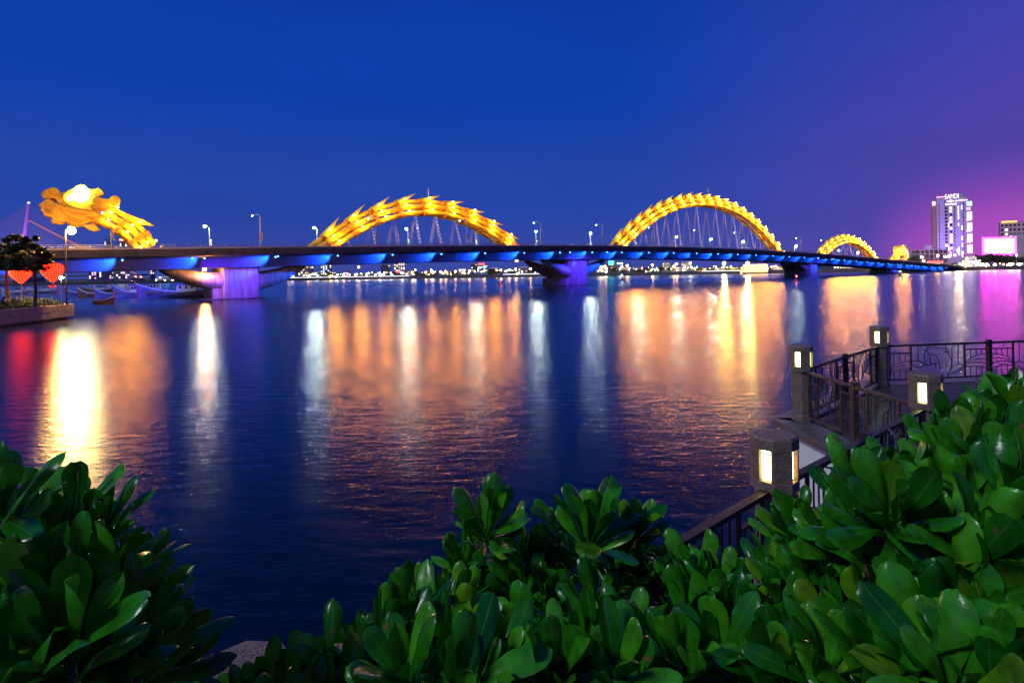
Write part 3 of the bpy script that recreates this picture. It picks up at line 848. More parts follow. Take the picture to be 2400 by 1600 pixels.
# the hotel tower on the right
Yt = 560.0
r, ax, bx_, zt = bld(2216, 2283, 463, Yt, 'lav', 'tall lavender hotel tower with a white lit roof sign', 0, 0, dp=24, cat='tower', name='hotel_tower')
tw = bx_ - ax; fl = (zt - 14) / 17.0
MB().box((ax - 2.2, Yt + 14, (zt - 6 + 2.6) / 2), (4.6, 18, zt - 8)).build('side_wing', BW['brick'], r)
MB().box((bx_ + 2.8, Yt + 13, (zt - 4 + 2.6) / 2), (5.6, 20, zt - 6)).build('glazed_wing', BW['grey'], r)
rng = random.Random(4)
for i in range(17):
    z = 12.5 + fl * (i + .5)
    if i < 16:
        win(r, 'dark', (ax + tw * .075, Yt - .05, z), .9, fl * .72)
    win(r, 'dark' if rng.random() < .8 else 'warm', (ax + tw * .315, Yt - .05, z), tw * .09, fl * .66)
    win(r, 'warm' if rng.random() < .72 else 'dark', (ax + tw * .475, Yt - .05, z), tw * .085, fl * .70)
    win(r, 'dark', (ax + tw * .60, Yt - .05, z), tw * .035, fl * .7)
    win(r, 'dark', (ax + tw * .90, Yt - .05, z), tw * .03, fl * .7)
    if rng.random() < .35: win(r, 'white', (ax + tw * .73, Yt - .06, z), tw * .03, fl * .85)
    if rng.random() < .3: win(r, 'white', (ax + tw * .395, Yt - .06, z), tw * .03, fl * 1.0)
    if rng.random() < .2: win(r, 'white', (ax + tw * .845, Yt - .06, z), tw * .028, fl * 1.2)
for i in range(4):
    z = 17 + (zt - 28) / 4 * (i + .3)
    for j in range(4):
        win(r, 'strip', (bx_ + 1.0 + 1.3 * j, Yt + 2.9, z), .75, fl * 2.4, .4, 'light_fin')
    for j in range(2):
        win(r, 'pink', (bx_ + 1.0 + 2.0 * j, Yt + 2.9, z + fl * 2.1), 1.5, fl * .8, .3)
win(r, 'blue', (bx_ + 3, Yt + 2.8, zt - 6.5), 5.0, 4.2, .5, 'lit_panel')
win(r, 'pink', (ax + tw * .16, Yt - .2, zt + 1.6), tw * .32, .8, .5, 'roof_light')
win(r, 'strip', (ax + tw * .55, Yt - .25, zt - 3.2), tw * .46, .7, .5, 'roof_light')
win(r, 'strip', (ax + tw * .9, Yt - .25, zt - 3.0), tw * .3, .8, .5, 'roof_light')
for i in range(7):
    win(r, 'pink' if i % 2 else 'white', (ax + tw * (.32 + .055 * i), Yt - .08, zt - 6.2), tw * .04, 1.6)
MB().box((ax + tw * .8, Yt + 6, zt + 2), (tw * .22, 6, 4)).build('roof_plant', BW['blue'], r)
win(r, 'strip', (ax - 2.6, Yt + 4.8, zt - 4), 3.0, 4.0, .5, 'side_sign')
for i in range(6):
    win(r, 'pink' if i % 2 == 0 else 'white', (ax + tw * (.2 + .13 * i), Yt - .2, 14.5 + (i % 3)), 2.0, 2.6, .4, 'entrance_light')
# sign lettering
def letters(text, loc, h, m, parent, width=None, name='sign_lettering'):
    cu = bpy.data.curves.new(name, 'FONT'); cu.body = text; cu.size = h; cu.extrude = .15; cu.align_x = 'CENTER'
    tmp = bpy.data.objects.new('tmp', cu); COL.objects.link(tmp)
    dg = bpy.context.evaluated_depsgraph_get()
    me = bpy.data.meshes.new_from_object(tmp.evaluated_get(dg))
    bpy.data.objects.remove(tmp)
    me.materials.clear(); me.materials.append(m)
    o = bpy.data.objects.new(name, me); COL.objects.link(o)
    o.rotation_euler = (R(90), 0, 0)
    o.location = Vector(loc) - rootloc(parent); o.parent = parent
    if width:
        xs = [v.co.x for v in me.vertices]; k = width / (max(xs) - min(xs)); o.scale = (k, 1, 1)
    return o
for q in (.2, .75):
    sp_ = MB().box((ax + tw * q, Yt - 26, 3.2), (1.0, .8, .8)).build('facade_floodlight', M['steel'], r)
    lamp('facade_flood', 'SPOT', (ax + tw * q, Yt - 26, 4.2), 36000, (.62, .48, 1.0), sp_, .6, (ax + tw * q, Yt, 44), 80, .6)
letters('SAMDI', (ax + tw * .52, Yt - .8, zt - .6), 6.4, M['win_strip'], r, tw * .46)

# open concrete frame building in front of the tower
X0 = at(2155, 600, 530).x; X1 = at(2243, 600, 530).x
fr = thing('frame_building', 'low open concrete frame building in front of the hotel tower', 'building', ((X0 + X1) / 2, 535, 2.6))
for lv, (a, b) in enumerate(((0, 1), (0, 1), (0, 1), (.0, 1))):
    z = 2.8 + 4.2 * (lv + 1)
    MB().box(((X0 + (X1 - X0) * (a + b) / 2), 536, z), ((X1 - X0) * (b - a), 14, .5)).build('floor_slab', BW['lav'], fr)
for j in range(9):
    x = X0 + .4 + (X1 - X0 - .8) * j / 8
    for yy in (529.6, 542.4):
        MB().box((x, yy, 11.1), (.55, .55, 17.0)).build('column', BW['lav'], fr)
MB().box((X0 + 12, 536, 22), (5, 5, 3.4)).build('stair_tower', BW['lav'], fr)
MB().box(((X0 + X1) / 2, 540, 11), ((X1 - X0) * .94, 2, 16.2)).build('rear_wall', BW['dark'], fr)
# red lit shop
r, ax, bx_, zt = bld(2182, 2218, 613, 512, 'white', 'red lit shopfront below the concrete frame building', 1, 7, .8, dp=10)
win(r, 'red', ((ax + bx_) / 2, 511.7, zt - .2), (bx_ - ax) * .9, 2.0, .5, 'shop_sign')
# billboard
bb = thing('billboard', 'huge glaring white and pink billboard screen above the trees', 'billboard', (at(2342, 600, 545).x, 545, 2.6))
a = at(2306, 560, 545); b = at(2378, 594, 545)
MB().box(((a.x + b.x) / 2, 545.6, (a.z + b.z) / 2), (b.x - a.x + 1.4, .8, a.z - b.z + 1.4)).build('frame', BW['grey'], bb)
MB().box(((a.x + b.x) / 2, 545, (a.z + b.z) / 2), (b.x - a.x, .3, a.z - b.z)).build('screen', M['billboard'], bb)
for q in (0, 1):  # glowing border added; imitates the screen's magenta bloom and tints its reflection
    MB().box((a.x - .9 if q == 0 else b.x + .9, 544.9, (a.z + b.z) / 2), (1.6, .3, a.z - b.z + 3.2)).build('bloom_edge', M['billboard_bloom'], bb)
    MB().box(((a.x + b.x) / 2, 544.9, a.z + .85 if q == 0 else b.z - .85), (b.x - a.x, .3, 1.4)).build('bloom_edge', M['billboard_bloom'], bb)
for q in (.15, .5, .85):
    x = a.x + (b.x - a.x) * q
    MB().tube([(x, 546.4, 2.6), (x, 546.4, a.z)], .5, 8).build('leg', M['steel'], bb)
# hotel at the right edge and the pale slab in front of it
r, ax, bx_, zt = bld(2363, 2430, 521, 640, 'pink', 'pink lit hotel with an orange roof sign at the right edge', 9, 7, .12, dp=22)
win(r, 'orange', (ax + 10, 639.6, zt + 1.2), 17, 2.0, .6, 'roof_sign')
r, ax, bx_, zt = bld(2385, 2440, 548, 600, 'beige', 'windowless pale slab block at the right edge', 0, 0, dp=16)
win(r, 'strip', (ax - .4, 599.6, 22), .9, 26, .5, 'edge_light')
# bright pyramid of fairy lights
pyr = thing('lit_pavilion', 'stepped pavilion covered in fairy lights right of the star lamp', 'pavilion', (at(2280, 620, 500).x, 502, 2.6))
for lv, (w, h) in enumerate(((17, 3.4), (11.5, 3.2), (6.5, 2.8))):
    MB().box((pyr.location.x, 502, 2.6 + 3.2 * lv + h / 2), (w, 9 - lv * 2, h)).build('tier', BW['white'], pyr)
for i in range(90):
    lv = random.choice((0, 0, 0, 1, 1, 2)); w = (16, 11, 6)[lv]
    win(pyr, random.choice(('warm', 'white', 'strip', 'warm')), (pyr.location.x + random.uniform(-w / 2, w / 2), 502 - (9 - lv * 2) / 2 - .15, 3.0 + 3.2 * lv + random.uniform(0, 2.8)), .55, .45, .3, 'fairy_light')

# far lamps
bulb = {k: MB().sphere((0, 0, 0), 1, 8, 5).mesh('lamp_bulb_' + k, M['lamp_far_' + k]) for k in ('white', 'warm', 'green', 'red', 'blue')}
polem = MB().tube([(0, 0, 0), (0, 0, 1)], .10, 5).mesh('far_pole', M['steel'])
def far_lamp(x, y, kind, rad, label, group, Y=None, dY=4):
    if Y is None:
        Y = bankY(at(x, 640, 560).x) + dY
    p = at(x, y, Y)
    zb = 2.6
    r = thing('street_lamp', label, 'street lamp', (p.x, Y, zb), group)
    inst('pole', polem, r, (p.x, Y, zb), None, (1, 1, max(.5, p.z - zb)))
    inst('lamp_bulb', bulb[kind], r, p, None, rad)
z5 = lambda x, y: (940 + x * .14456, 600 + y * .14456)
z4 = lambda x, y: (640 + x * .13605, 600 + y * .13605)
z6 = lambda x, y: (1360 + x * .119, 600 + y * .119)
z3 = lambda x, y: (2100 + x * .12755, 560 + y * .12755)
z7 = lambda x, y: (1600 + x * .11054, 590 + y * .11054)
for fn, pts in ((z5, [(180, 265), (400, 265), (645, 255), (720, 250), (880, 250), (1350, 235), (1620, 230), (1755, 225), (1860, 215), (2100, 205), (520, 265), (1110, 240)]),
                (z4, [(605, 345), (980, 350), (1015, 340), (1210, 335), (265, 350)]), (z6, [(415, 210), (485, 205), (820, 205), (925, 190), (1420, 180), (1900, 150), (1845, 205)])):
    for x, y in pts:
        far_lamp(*fn(x, y), 'warm', .8, 'tall orange street lamp along the far shore', 'orange lamps along the far shore')
far_lamp(*z4(1475, 190), 'warm', .9, 'tallest orange mast lamp between dark low houses under the first arch', None or 'mast lamps')
for fn, pts in ((z4, [(1105, 325), (770, 340), (1830, 300), (2030, 295), (345, 350), (1440, 315), (1610, 315), (1855, 330), (1075, 355), (2230, 290)]), (z6, [(2165, 135), (510, 310), (1300, 320)]),
                (z5, [(490, 230), (1885, 290), (20, 275), (230, 225)])):
    for x, y in pts:
        far_lamp(*fn(x, y), 'white', .65, 'white street lamp along the far shore', 'white lamps along the far shore')
for x, y, k, rd in ((475, 330, 'white', 1.1), (905, 325, 'white', 1.1), (975, 320, 'white', 1.0), (765, 310, 'warm', 1.2), (510, 405, 'warm', .9), (2265, 465, 'white', 1.3), (1820, 470, 'white', 1.0), (2215, 300, 'white', .8), (1680, 465, 'white', .7), (1735, 530, 'green', .8), (2115, 525, 'green', .8), (2150, 455, 'white', .6)):
    far_lamp(*z3(x, y), k, rd * .7, '%s promenade lamp on the right bank' % {'white': 'white', 'warm': 'orange', 'green': 'greenish'}[k], 'promenade lamps on the right bank, ' + k, Y=497)
rng = random.Random(11)
k = 0
while k < 150:
    x = rng.uniform(640, 1860)
    if 1260 < x < 1390: continue
    p = at(x, 640, 560); Y = bankY(p.x) + rng.uniform(1, 30)
    q = at(x, 640, Y); zz_ = rng.uniform(4.2, 7.5)
    kind = rng.choices(('warm', 'white', 'green', 'red', 'blue'), (5, 7, .7, .5, .6))[0]
    r = thing('small_lamp', 'small %s lamp among the trees of the far shore' % {'warm': 'warm', 'white': 'white', 'green': 'green', 'red': 'red', 'blue': 'blue'}[kind], 'lamp', (q.x, Y, 2.6), 'small %s lamps of the far shore' % kind)
    inst('pole', polem, r, (q.x, Y, 2.6), None, (.7, .7, zz_ - 2.6))
    inst('lamp_bulb', bulb[kind], r, (q.x, Y, zz_), None, rng.uniform(.18, .38))
    k += 1
k = 0
while k < 46:
    x = rng.uniform(2195, 2400)
    Y = rng.uniform(490, 500)
    q = at(x, 630, Y); zz_ = rng.uniform(3.4, 6.0)
    kind = rng.choices(('warm', 'white'), (5, 4))[0]
    r = thing('small_lamp', 'small %s garden lamp along the right promenade' % kind, 'lamp', (q.x, Y, 2.6), 'small %s lamps of the right promenade' % kind)
    inst('pole', polem, r, (q.x, Y, 2.6), None, (.7, .7, zz_ - 2.6))
    inst('lamp_bulb', bulb[kind], r, (q.x, Y, zz_), None, rng.uniform(.18, .36))
    k += 1
# lit promenade edge strips
def strip(xa, xb, y, name_label, kind='warm', n=1):
    X0 = at(xa, 650, 600).x; X1 = at(xb, 650, 600).x
    mb = MB(); steps = 6
    for i in range(steps):
        u0 = X0 + (X1 - X0) * i / steps; u1 = X0 + (X1 - X0) * (i + 1) / steps
        y0, y1 = bankY(u0) - .75, bankY(u1) - .75
        mb.hexa([(u0, y0 - .2, 3.0), (u1, y1 - .2, 3.0), (u1, y1, 3.0), (u0, y0, 3.0), (u0, y0 - .2, 3.32), (u1, y1 - .2, 3.32), (u1, y1, 3.32), (u0, y0, 3.32)])
    tag(mb.build('light_strip', M['win_' + kind]), name_label, 'light strip')
strip(640, 960, 655, 'long white light strip along the embankment under the first arch', 'white')
strip(1180, 1270, 655, 'short white light strip along the embankment by the second pier', 'white')
strip(1590, 1700, 655, 'white light strip along the embankment under the second arch', 'white')
MB_ = MB()
# two yellow floodlights on masts
for i, (x, y) in enumerate(((1697, 617.5), (1752, 616.5))):
    p = at(x, y, 500)
    zb = 2.6
    Yb = bankY(p.x) + 2; p = at(x, y, Yb)
    r = thing('floodlight_mast', ('left' if i == 0 else 'right') + ' one of two glaring yellow floodlights under the second arch', 'floodlight', (p.x, Yb, zb), 'yellow floodlights under the second arch')
    MB().tube([(p.x, Yb, zb), (p.x, Yb, p.z)], [.22, .12], 7).build('mast', M['steel'], r)
    MB().sphere(p, 1.0, 12, 7, (1, .6, 1)).build('lamp_bulb', M['flood_yellow'], r, True)
p = at(*z3(1140, 215), 506)
r = thing('street_lamp', 'tall star bright lamp on the right bank before the hotel tower', 'street lamp', (p.x, 506, 2.6))
MB().tube([(p.x, 506, 2.6), (p.x, 506, p.z)], [.2, .12], 7).build('pole', M['steel'], r)
MB().sphere(p, .85, 10, 6).build('lamp_bulb', emat('star_lamp', (1, .66, .3), 700), r, True)
# moored ship covered in bulbs
sx0, sx1 = at(1738, 640, 488).x, at(1799, 640, 488).x
Ys = bankY(sx0) - 14
sx0, sx1 = at(1738, 640, Ys).x, at(1799, 640, Ys).x
sp = thing('restaurant_ship', 'moored restaurant ship strung with rows of warm bulbs', 'ship', ((sx0 + sx1) / 2, Ys, 0))
def hull(mb, x0, x1, y, beam, h0, hb, hs, rz=0.0, n=12, below=-.6):
    """boat hull along x from stern x0 to bow x1"""
    cx, cy = (x0 + x1) / 2, y; co, si = math.cos(rz), math.sin(rz)
    rings = []
    for i in range(n + 1):
        t = i / n
        w = beam / 2 * (min(1, .70 + t * 1.2) if t < .35 else max(.03, (1 - ((t - .35) / .65) ** 2.2)))
        top = h0 + (hb - h0) * max(0, (t - .35) / .65) ** 2 + (hs - h0) * max(0, (.35 - t) / .35) ** 2
        xx = x0 + (x1 - x0) * t
        rk = (x1 - x0) * .05 * max(0, (t - .6) / .4)
        pr = [(-w, top, rk), (-w * .93, top * .45, rk * .4), (-w * .55, below * .6, 0), (0, below, 0), (w * .55, below * .6, 0), (w * .93, top * .45, rk * .4), (w, top, rk)]
        rings.append([(cx + (xx + q[2] - cx) * co - q[0] * si, cy + (xx + q[2] - cx) * si + q[0] * co, q[1]) for q in pr])
    mb.loft(rings, True, True)
    return rings
mb = MB(); hull(mb, sx0, sx1, Ys, 8, 2.2, 3.4, 2.6); mb.build('hull', BW['white'], sp)
for lv in range(2):
    MB().box(((sx0 + sx1) / 2, Ys, 3.7 + 2.9 * lv), ((sx1 - sx0) * (.86 - .1 * lv), 6, 2.6)).build('deckhouse', BW['beige'], sp)
MB().box(((sx0 + sx1) / 2, Ys, 8.3), ((sx1 - sx0) * .8, 7, .4)).build('roof', BW['white'], sp)
for lv in range(4):
    for j in range(15):
        inst('string_bulb', bulb['warm'], sp, (sx0 + (sx1 - sx0) * (.08 + .84 * j / 14), Ys - 4.1, 2.6 + 1.75 * lv), None, .20)
# palms and trees on the far shore
rng = random.Random(21)
def leafball(mb, c, rx, rz, n, sz, rng, flat=1.0):
    for _ in range(n):
        while True:
            d = Vector((rng.uniform(-1, 1), rng.uniform(-1, 1), rng.uniform(-1, 1)))
            if .25 < d.length < 1: break
        p = Vector(c) + Vector((d.x * rx, d.y * rx, d.z * rz))
        a = Vector((rng.gauss(0, 1), rng.gauss(0, 1), rng.gauss(0, .6 * flat))).normalized()
        b = a.cross(Vector((rng.gauss(0, 1), rng.gauss(0, 1), rng.gauss(0, 1)))).normalized()
        s = sz * rng.uniform(.6, 1.4)
        i = len(mb.v)
        mb.v += [tuple(p - a * s), tuple(p + b * s * .45), tuple(p + a * s), tuple(p - b * s * .45)]
        mb.f.append((i, i + 1, i + 2, i + 3))
def far_tree(x, ytop, Y, wpx, label, group, name='tree'):
    p = at(x, ytop, Y); zb = 2.6
    h = max(2.5, p.z - zb); w = wpx * Y / FPX / 2
    r = thing(name, label, 'tree', (p.x, Y, zb), group)
    MB().tube([(p.x, Y, zb), (p.x + .2, Y, zb + h * .35), (p.x, Y, zb + h * .7)], [.3, .22, .1], 6).build('trunk', M['bark'], r)
    mb = MB()
    for q in range(5):
        leafball(mb, (p.x + rng.uniform(-.55, .55) * w, Y + rng.uniform(-.5, .5) * w, zb + h * rng.uniform(.5, .78)), w * .62, h * .28, 130, max(.35, w * .16), rng)
    mb.build('crown', M['foliage_far'], r)
for i in range(40):
    x = rng.uniform(655, 1850)
    if 1265 < x < 1385: continue
    Y = bankY(at(x, 640, 560).x) + rng.uniform(8, 26)
    far_tree(x, rng.uniform(633, 643) - (x - 640) * .0165 + 6, Y, rng.uniform(12, 22), 'dark rounded tree on the far shore seen under the bridge', 'trees on the far shore')
for i, x in enumerate((2282, 2296, 2309, 2321, 2333, 2345, 2356, 2367, 2379, 2391, 2270)):
    far_tree(x, (600, 596, 594, 594, 596, 595, 597, 594, 600, 602, 604)[i], 532 + (i * 7) % 11, 26, 'dark tree in the row below the glaring billboard', 'trees below the billboard')
for i, x in enumerate((2212, 2226, 2236)):
    far_tree(x, 616, 496, 17, 'low round tree beside the star bright lamp', 'low trees beside the star lamp')
for i, x in enumerate((2134, 2142, 2150)):
    far_tree(x, 600, 508, 14, 'leafy tree right of the dragon tail', 'trees right of the dragon tail')
# buoys
def buoy(x, y, k, label):
    p = gp(x, y, 0)
    r = thing('buoy', label, 'buoy', (p.x, p.y, 0))
    s = p.y / 300
    MB().tube([(p.x, p.y, -.3), (p.x, p.y, .5 * s), (p.x, p.y, .7 * s)], [1.3 * s, 1.3 * s, .5 * s], 10).build('float', M['iron'] if k == 'green' else mat('buoy_red', (.5, .03, .03), .5), r)
    MB().tube([(p.x, p.y, .6 * s), (p.x, p.y, 2.5 * s)], [.45 * s, .2 * s], 8).build('mast', M['iron'] if k == 'green' else bpy.data.materials['buoy_red'], r)
    inst('lamp_bulb', bulb[k], r, (p.x, p.y, 2.7 * s), None, .28 * s)
buoy(1867, 659, 'red', 'red lit buoy in front of the third pier')
buoy(2110, 648, 'green', 'dark buoy with a green lamp before the dragon tail')
buoy(1175, 667, 'red', 'small red buoy left of the second pier')
buoy(1458, 657, 'green', 'small dark buoy right of the second pier')

# ================================================================== left: cable bridge, hotel, boats, quay
Yc = 1000.0
cb = thing('cable_bridge', 'distant cable stayed bridge with a leaning violet lit pylon', 'bridge', (at(53, 640, Yc).x, Yc, 0))
pt = at(67, 477, Yc); pb = at(51, 600, Yc); pb0 = Vector((at(48, 650, Yc).x, Yc, 0))
MB().tube([pb0, pb, pt], [3.4, 3.2, 2.0], 8).build('pylon', mat('violet_pylon', (.6, .35, .8), .5, .1, .05), cb)
lamp('pylon_flood', 'SPOT', at(70, 640, Yc - 60), 6.0e5, (.75, .22, 1.0), cb, 1.0, at(60, 530, Yc), 60, .6)
MB().sphere(pt + Vector((0, 0, 1)), 2.0, 8, 5).build('aviation_lamp', M['win_strip'], cb)
MB().box(((at(-150, 640, Yc).x + at(340, 640, Yc).x) / 2, Yc, 11), (at(340, 640, Yc).x - at(-150, 640, Yc).x, 20, 2.5)).build('cable_bridge_deck', M['fascia'], cb)
cabm = mat('pink_lit_cable', (.50, .26, .38), .5, .05, .05)
for i in range(24):
    t = i / 23
    top = pt.lerp(pb, t * .80)
    rx = 300 - 225 * t ** .9
    MB().tube([top, Vector((at(rx, 600, Yc).x, Yc, 12))], .15, 4, False).build('stay_cable', cabm, cb)
    lx = -190 + 225 * t
    MB().tube([top, Vector((at(lx, 600, Yc).x, Yc, 12))], .15, 4, False).build('stay_cable', cabm, cb)
for q in (0, 3):
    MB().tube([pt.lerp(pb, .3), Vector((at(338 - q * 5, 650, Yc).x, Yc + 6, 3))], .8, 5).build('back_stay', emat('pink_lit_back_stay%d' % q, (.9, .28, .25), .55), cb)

struct(MB().prism([(-900, 520), (-190, 620), (-190, 760), (-900, 760)], -4, 2.7).build('left_far_bank', M['bank']))
def leftb(x0, x1, yt, Y, *a, **k):
    r = bld(x0, x1, yt, Y, *a, **k); r[0]['group'] = 'buildings behind the boats'; return r
leftb(198, 250, 637, 640, 'grey', 'wide grey hotel with dotted light rows behind the boats', 4, 9, .55, kinds=('white', 'warm', 'pink'))
leftb(238, 255, 631, 660, 'beige', 'taller pale block behind the dotted hotel', 4, 3, .3)
leftb(262, 293, 631, 650, 'beige', 'ribbed pale hotel right of the dotted hotel', 4, 6, .35, kinds=('white', 'pink'))
leftb(343, 353, 633, 690, 'dark', 'slim dark tower seen between boats and pier strut', 4, 2, .2)
leftb(236, 250, 562, 760, 'blue', 'pale tower with vertical white lights above the bridge rail', 6, 4, .5, kinds=('white', 'blue'))
r, ax, bx_, zt = leftb(268, 288, 566, 760, 'blue', 'crown topped tower with an orange roof sign above the bridge rail', 6, 5, .5, kinds=('white', 'blue'))
win(r, 'orange', ((ax + bx_) / 2, 759.5, zt + 2.2), 7.5, 2.4, .6, 'roof_sign')
leftb(300, 330, 652, 630, 'dark', 'low dark shed row behind the fishing boats', 1, 6, .5)
leftb(360, 400, 650, 650, 'dark', 'low dark shed row left of the pier strut', 1, 6, .3, kinds=('white', 'red'))
leftb(20, 90, 652, 660, 'dark', 'low dark roofs behind the lanterns', 1, 8, .3)
for i in range(38):
    x = 2 + i * 7.6
    far_lamp(x, 661.8 - i * .13 + 3.6, 'white', .55, 'white lamp in the row along the left far quay', 'white lamps along the left far quay', Y=598 + i * .8)
for x, y, kd in ((318, 648, 'red'), (330, 649, 'red'), (375, 650, 'white'), (392, 645, 'green'), (366, 656, 'blue'), (386, 657, 'white'), (404, 657, 'white'), (310, 659, 'white')):
    far_lamp(x, y, kd, .6, '%s lamp behind the fishing boats' % kd, '%s lamps behind the fishing boats' % kd, Y=645)

# fishing boats moored beyond the first span
blue_p = mat('boat_blue', (.08, .10, .45), .45, .25, .8); red_p = mat('boat_red', (.45, .03, .05), .5, .2, 1); wood_p = mat('boat_wood', (.18, .09, .05), .7, .3, 1.2); pale_p = mat('boat_pale', (.45, .5, .62), .5, .15, 1)
def boat(xb, xs, y, bowh, label, m, cabin=True, stripe=True, dY=0):
    a = gp(xb, y, 0); Y = a.y + dY; a = at(xb, y, Y); b = at(xs, y, Y)
    L = b.x - a.x
    r = thing('fishing_boat', label, 'boat', ((a.x + b.x) / 2, Y, 0))
    mb = MB(); rg = hull(mb, b.x, a.x, Y, max(2.2, abs(L) * .24), bowh * .42, bowh, bowh * .55)
    for q in range(len(mb.f)): pass
    mb.build('hull', m, r)
    side = [rg[i][0] if rg[i][0][1] < Y else rg[i][6] for i in range(len(rg))]
    MB().tube([Vector(p) + Vector((0, 0, .05)) for p in side], .14, 5).build('gunwale', pale_p, r)
    if stripe:
        s2 = [Vector((p[0], p[1] * 1.0 + .0, p[2] * .72)) + Vector((0, -.12, 0)) for p in side[:-1]]
        MB().tube(s2, .10, 5).build('rubbing_strake', wood_p, r)
    tip = Vector(side[-1]); sg = 1 if L > 0 else -1
    MB().tube([Vector((tip.x + .8 * sg, Y, .1)), Vector((tip.x + .25 * sg, Y, bowh * .6)), tip + Vector((-.4 * sg, 0, .9))], [.2, .2, .14], 6).build('stem_post', red_p, r)
    MB().box(((a.x + b.x) / 2, Y, bowh * .36), (abs(L) * .8, max(1.6, abs(L) * .16), .15)).build('deck_planks', wood_p, r)
    if cabin:
        cx = a.x + L * .66
        MB().box((cx, Y, bowh * .42 + 1.1), (abs(L) * .26, 2.4, 2.2)).build('cabin', pale_p, r)
        MB().box((cx, Y, bowh * .42 + 2.35), (abs(L) * .34, 3.0, .2)).build('cabin_roof', blue_p, r)
        for q in (-.08, 0, .08):
            MB().box((cx + L * q, Y - 1.22, bowh * .42 + 1.35), (.7, .08, .7)).build('cabin_window', M['win_dark'], r)
        MB().tube([(a.x + L * .42, Y, bowh * .4), (a.x + L * .42, Y, bowh + 3.2)], .08, 5).build('mast', wood_p, r)
boat(328, 500, 699, 4.4, 'largest blue boat with white cabin moored left of the first pier', blue_p, True)
boat(268, 350, 700, 4.2, 'blue boat with red stem and white bow mark left of the largest boat', blue_p, True, dY=6)
boat(222, 285, 699, 3.4, 'dark blue boat moored third from the pier', blue_p, False, dY=4)
boat(184, 240, 699, 3.3, 'wooden blue boat moored behind the small skiff', wood_p, False, dY=10)
boat(154, 205, 698, 3.2, 'blue boat next to the end of the planted quay', blue_p, False, dY=16)
boat(60, 140, 690, 3.0, 'grey cabin boat behind the lantern posts', pale_p, True, dY=10)
boat(5, 70, 692, 2.8, 'low grey boat behind the two quay trees', pale_p, True, dY=6)
boat(268, 222, 711, 1.9, 'small dark skiff floating before the fishing boats', wood_p, False, False)
boat(300, 390, 690, 3.4, 'pale boat half hidden behind the largest boat', pale_p, True, dY=14)
boat(195, 262, 690, 3.2, 'brown boat in the second row of boats', wood_p, True, dY=20)

# planted quay
QZ = 2.3
qp = [(-66.5, 58.0), (-69.8, 77.6), (-72.0, 92.7), (-78, 96.5), (-150, 110), (-150, 58)]
qb = struct(MB().prism([(x - .6 if i < 4 else x, y) for i, (x, y) in enumerate(qp)], -3, QZ - .05).build('planted_quay', M['quay_dark']))
rng = random.Random(5)
edge = [Vector((-66.5, 58.0)), Vector((-69.8, 77.6)), Vector((-72.0, 92.7)), Vector((-78, 96.5))]
for (p, q) in zip(edge[:-1], edge[1:]):
    d = (q - p); L = d.length; d.normalize(); nb = max(1, int(L / 2.6)); a_ = math.atan2(d.y, d.x)
    for i in range(nb):
        c = p + d * (L * (i + .5) / nb)
        for rw, (z0, z1) in enumerate(((0.35, 1.28), (1.30, QZ))):
            MB().box((c.x + d.y * .02 * rng.uniform(-1, 1), c.y, (z0 + z1) / 2), (L / nb - .05, .9, z1 - z0 - .03), a_).build('stone_block', M['quay'], qb)
# ground cover
hb = MB(); rng = random.Random(9)
for i in range(3800):
    t = rng.random(); u = rng.random()
    p = (edge[0].lerp(edge[1], t / .5) if t < .5 else edge[1].lerp(edge[2], (t - .5) / .5))
    x = p.x - .2 - u * 7.5; y = p.y + rng.uniform(-.4, .4)
    hh = .35 + 1.1 * min(1, u * 2.2) * rng.uniform(.6, 1.1)
    z = QZ + rng.uniform(-.25, 1) * hh
    a = Vector((rng.gauss(0, .6), rng.gauss(0, .6), rng.uniform(.3, 1))).normalized(); b = a.cross(Vector((rng.gauss(0, 1), rng.gauss(0, 1), .2))).normalized()
    s = rng.uniform(.16, .34); k0 = len(hb.v); q = Vector((x, y, z))
    hb.v += [tuple(q - a * s), tuple(q + b * s * .4), tuple(q + a * s), tuple(q - b * s * .4)]; hb.f.append((k0, k0 + 1, k0 + 2, k0 + 3))
gc = hb.build('ground_cover', M['hedge']); gc['kind'] = 'stuff'; gc['label'] = 'low leafy ground cover spilling over the planted quay'; gc['category'] = 'plants'
# flower heads
# quay trees
def quay_tree(xb, xt, ytop, Y, wpx, lean, label):
    b = at(xb, 700, Y); b.z = QZ
    t = at(xt, ytop, Y)
    h = t.z - QZ
    r = thing('tree', label, 'tree', b, 'trees on the planted quay')
    mid = b.lerp(t, .5) + Vector((lean, 0, 0)); mid.z = QZ + h * .5
    MB().tube([b, b.lerp(mid, .5) + Vector((lean * .2, 0, 0)), mid, Vector((t.x, t.y, QZ + h * .9))], [.30, .24, .20, .06], 8).build('trunk', M['bark'], r)
    cr_ = MB(); w = wpx * Y / FPX / 2
    lm = MB()
    for lv in range(5):
        z = QZ + h * (.55 + .10 * lv); ww = w * (1.0, .95, .8, .6, .35)[lv]
        for q in range(9 - lv):
            an = rng.uniform(0, 6.28); rr = ww * rng.uniform(.35, .95)
            c = Vector((t.x + rr * math.cos(an), t.y + rr * math.sin(an), z + rng.uniform(-.2, .4)))
            leafball(cr_, c, ww * .36, .42, 75, .30, rng)
            lm.tube([Vector((t.x * .5 + mid.x * .5, t.y, z - .5)), c], [.07, .02], 5)
    lm.build('limbs', M['bark'], r)
    cr_.build('crown', M['foliage'], r)
quay_tree(21, 25, 553, 87, 130, -.5, 'layered dark tree with upright trunk at the left edge')
quay_tree(81, 62, 556, 84, 110, .6, 'layered dark tree with leaning trunk beside the heart lanterns')
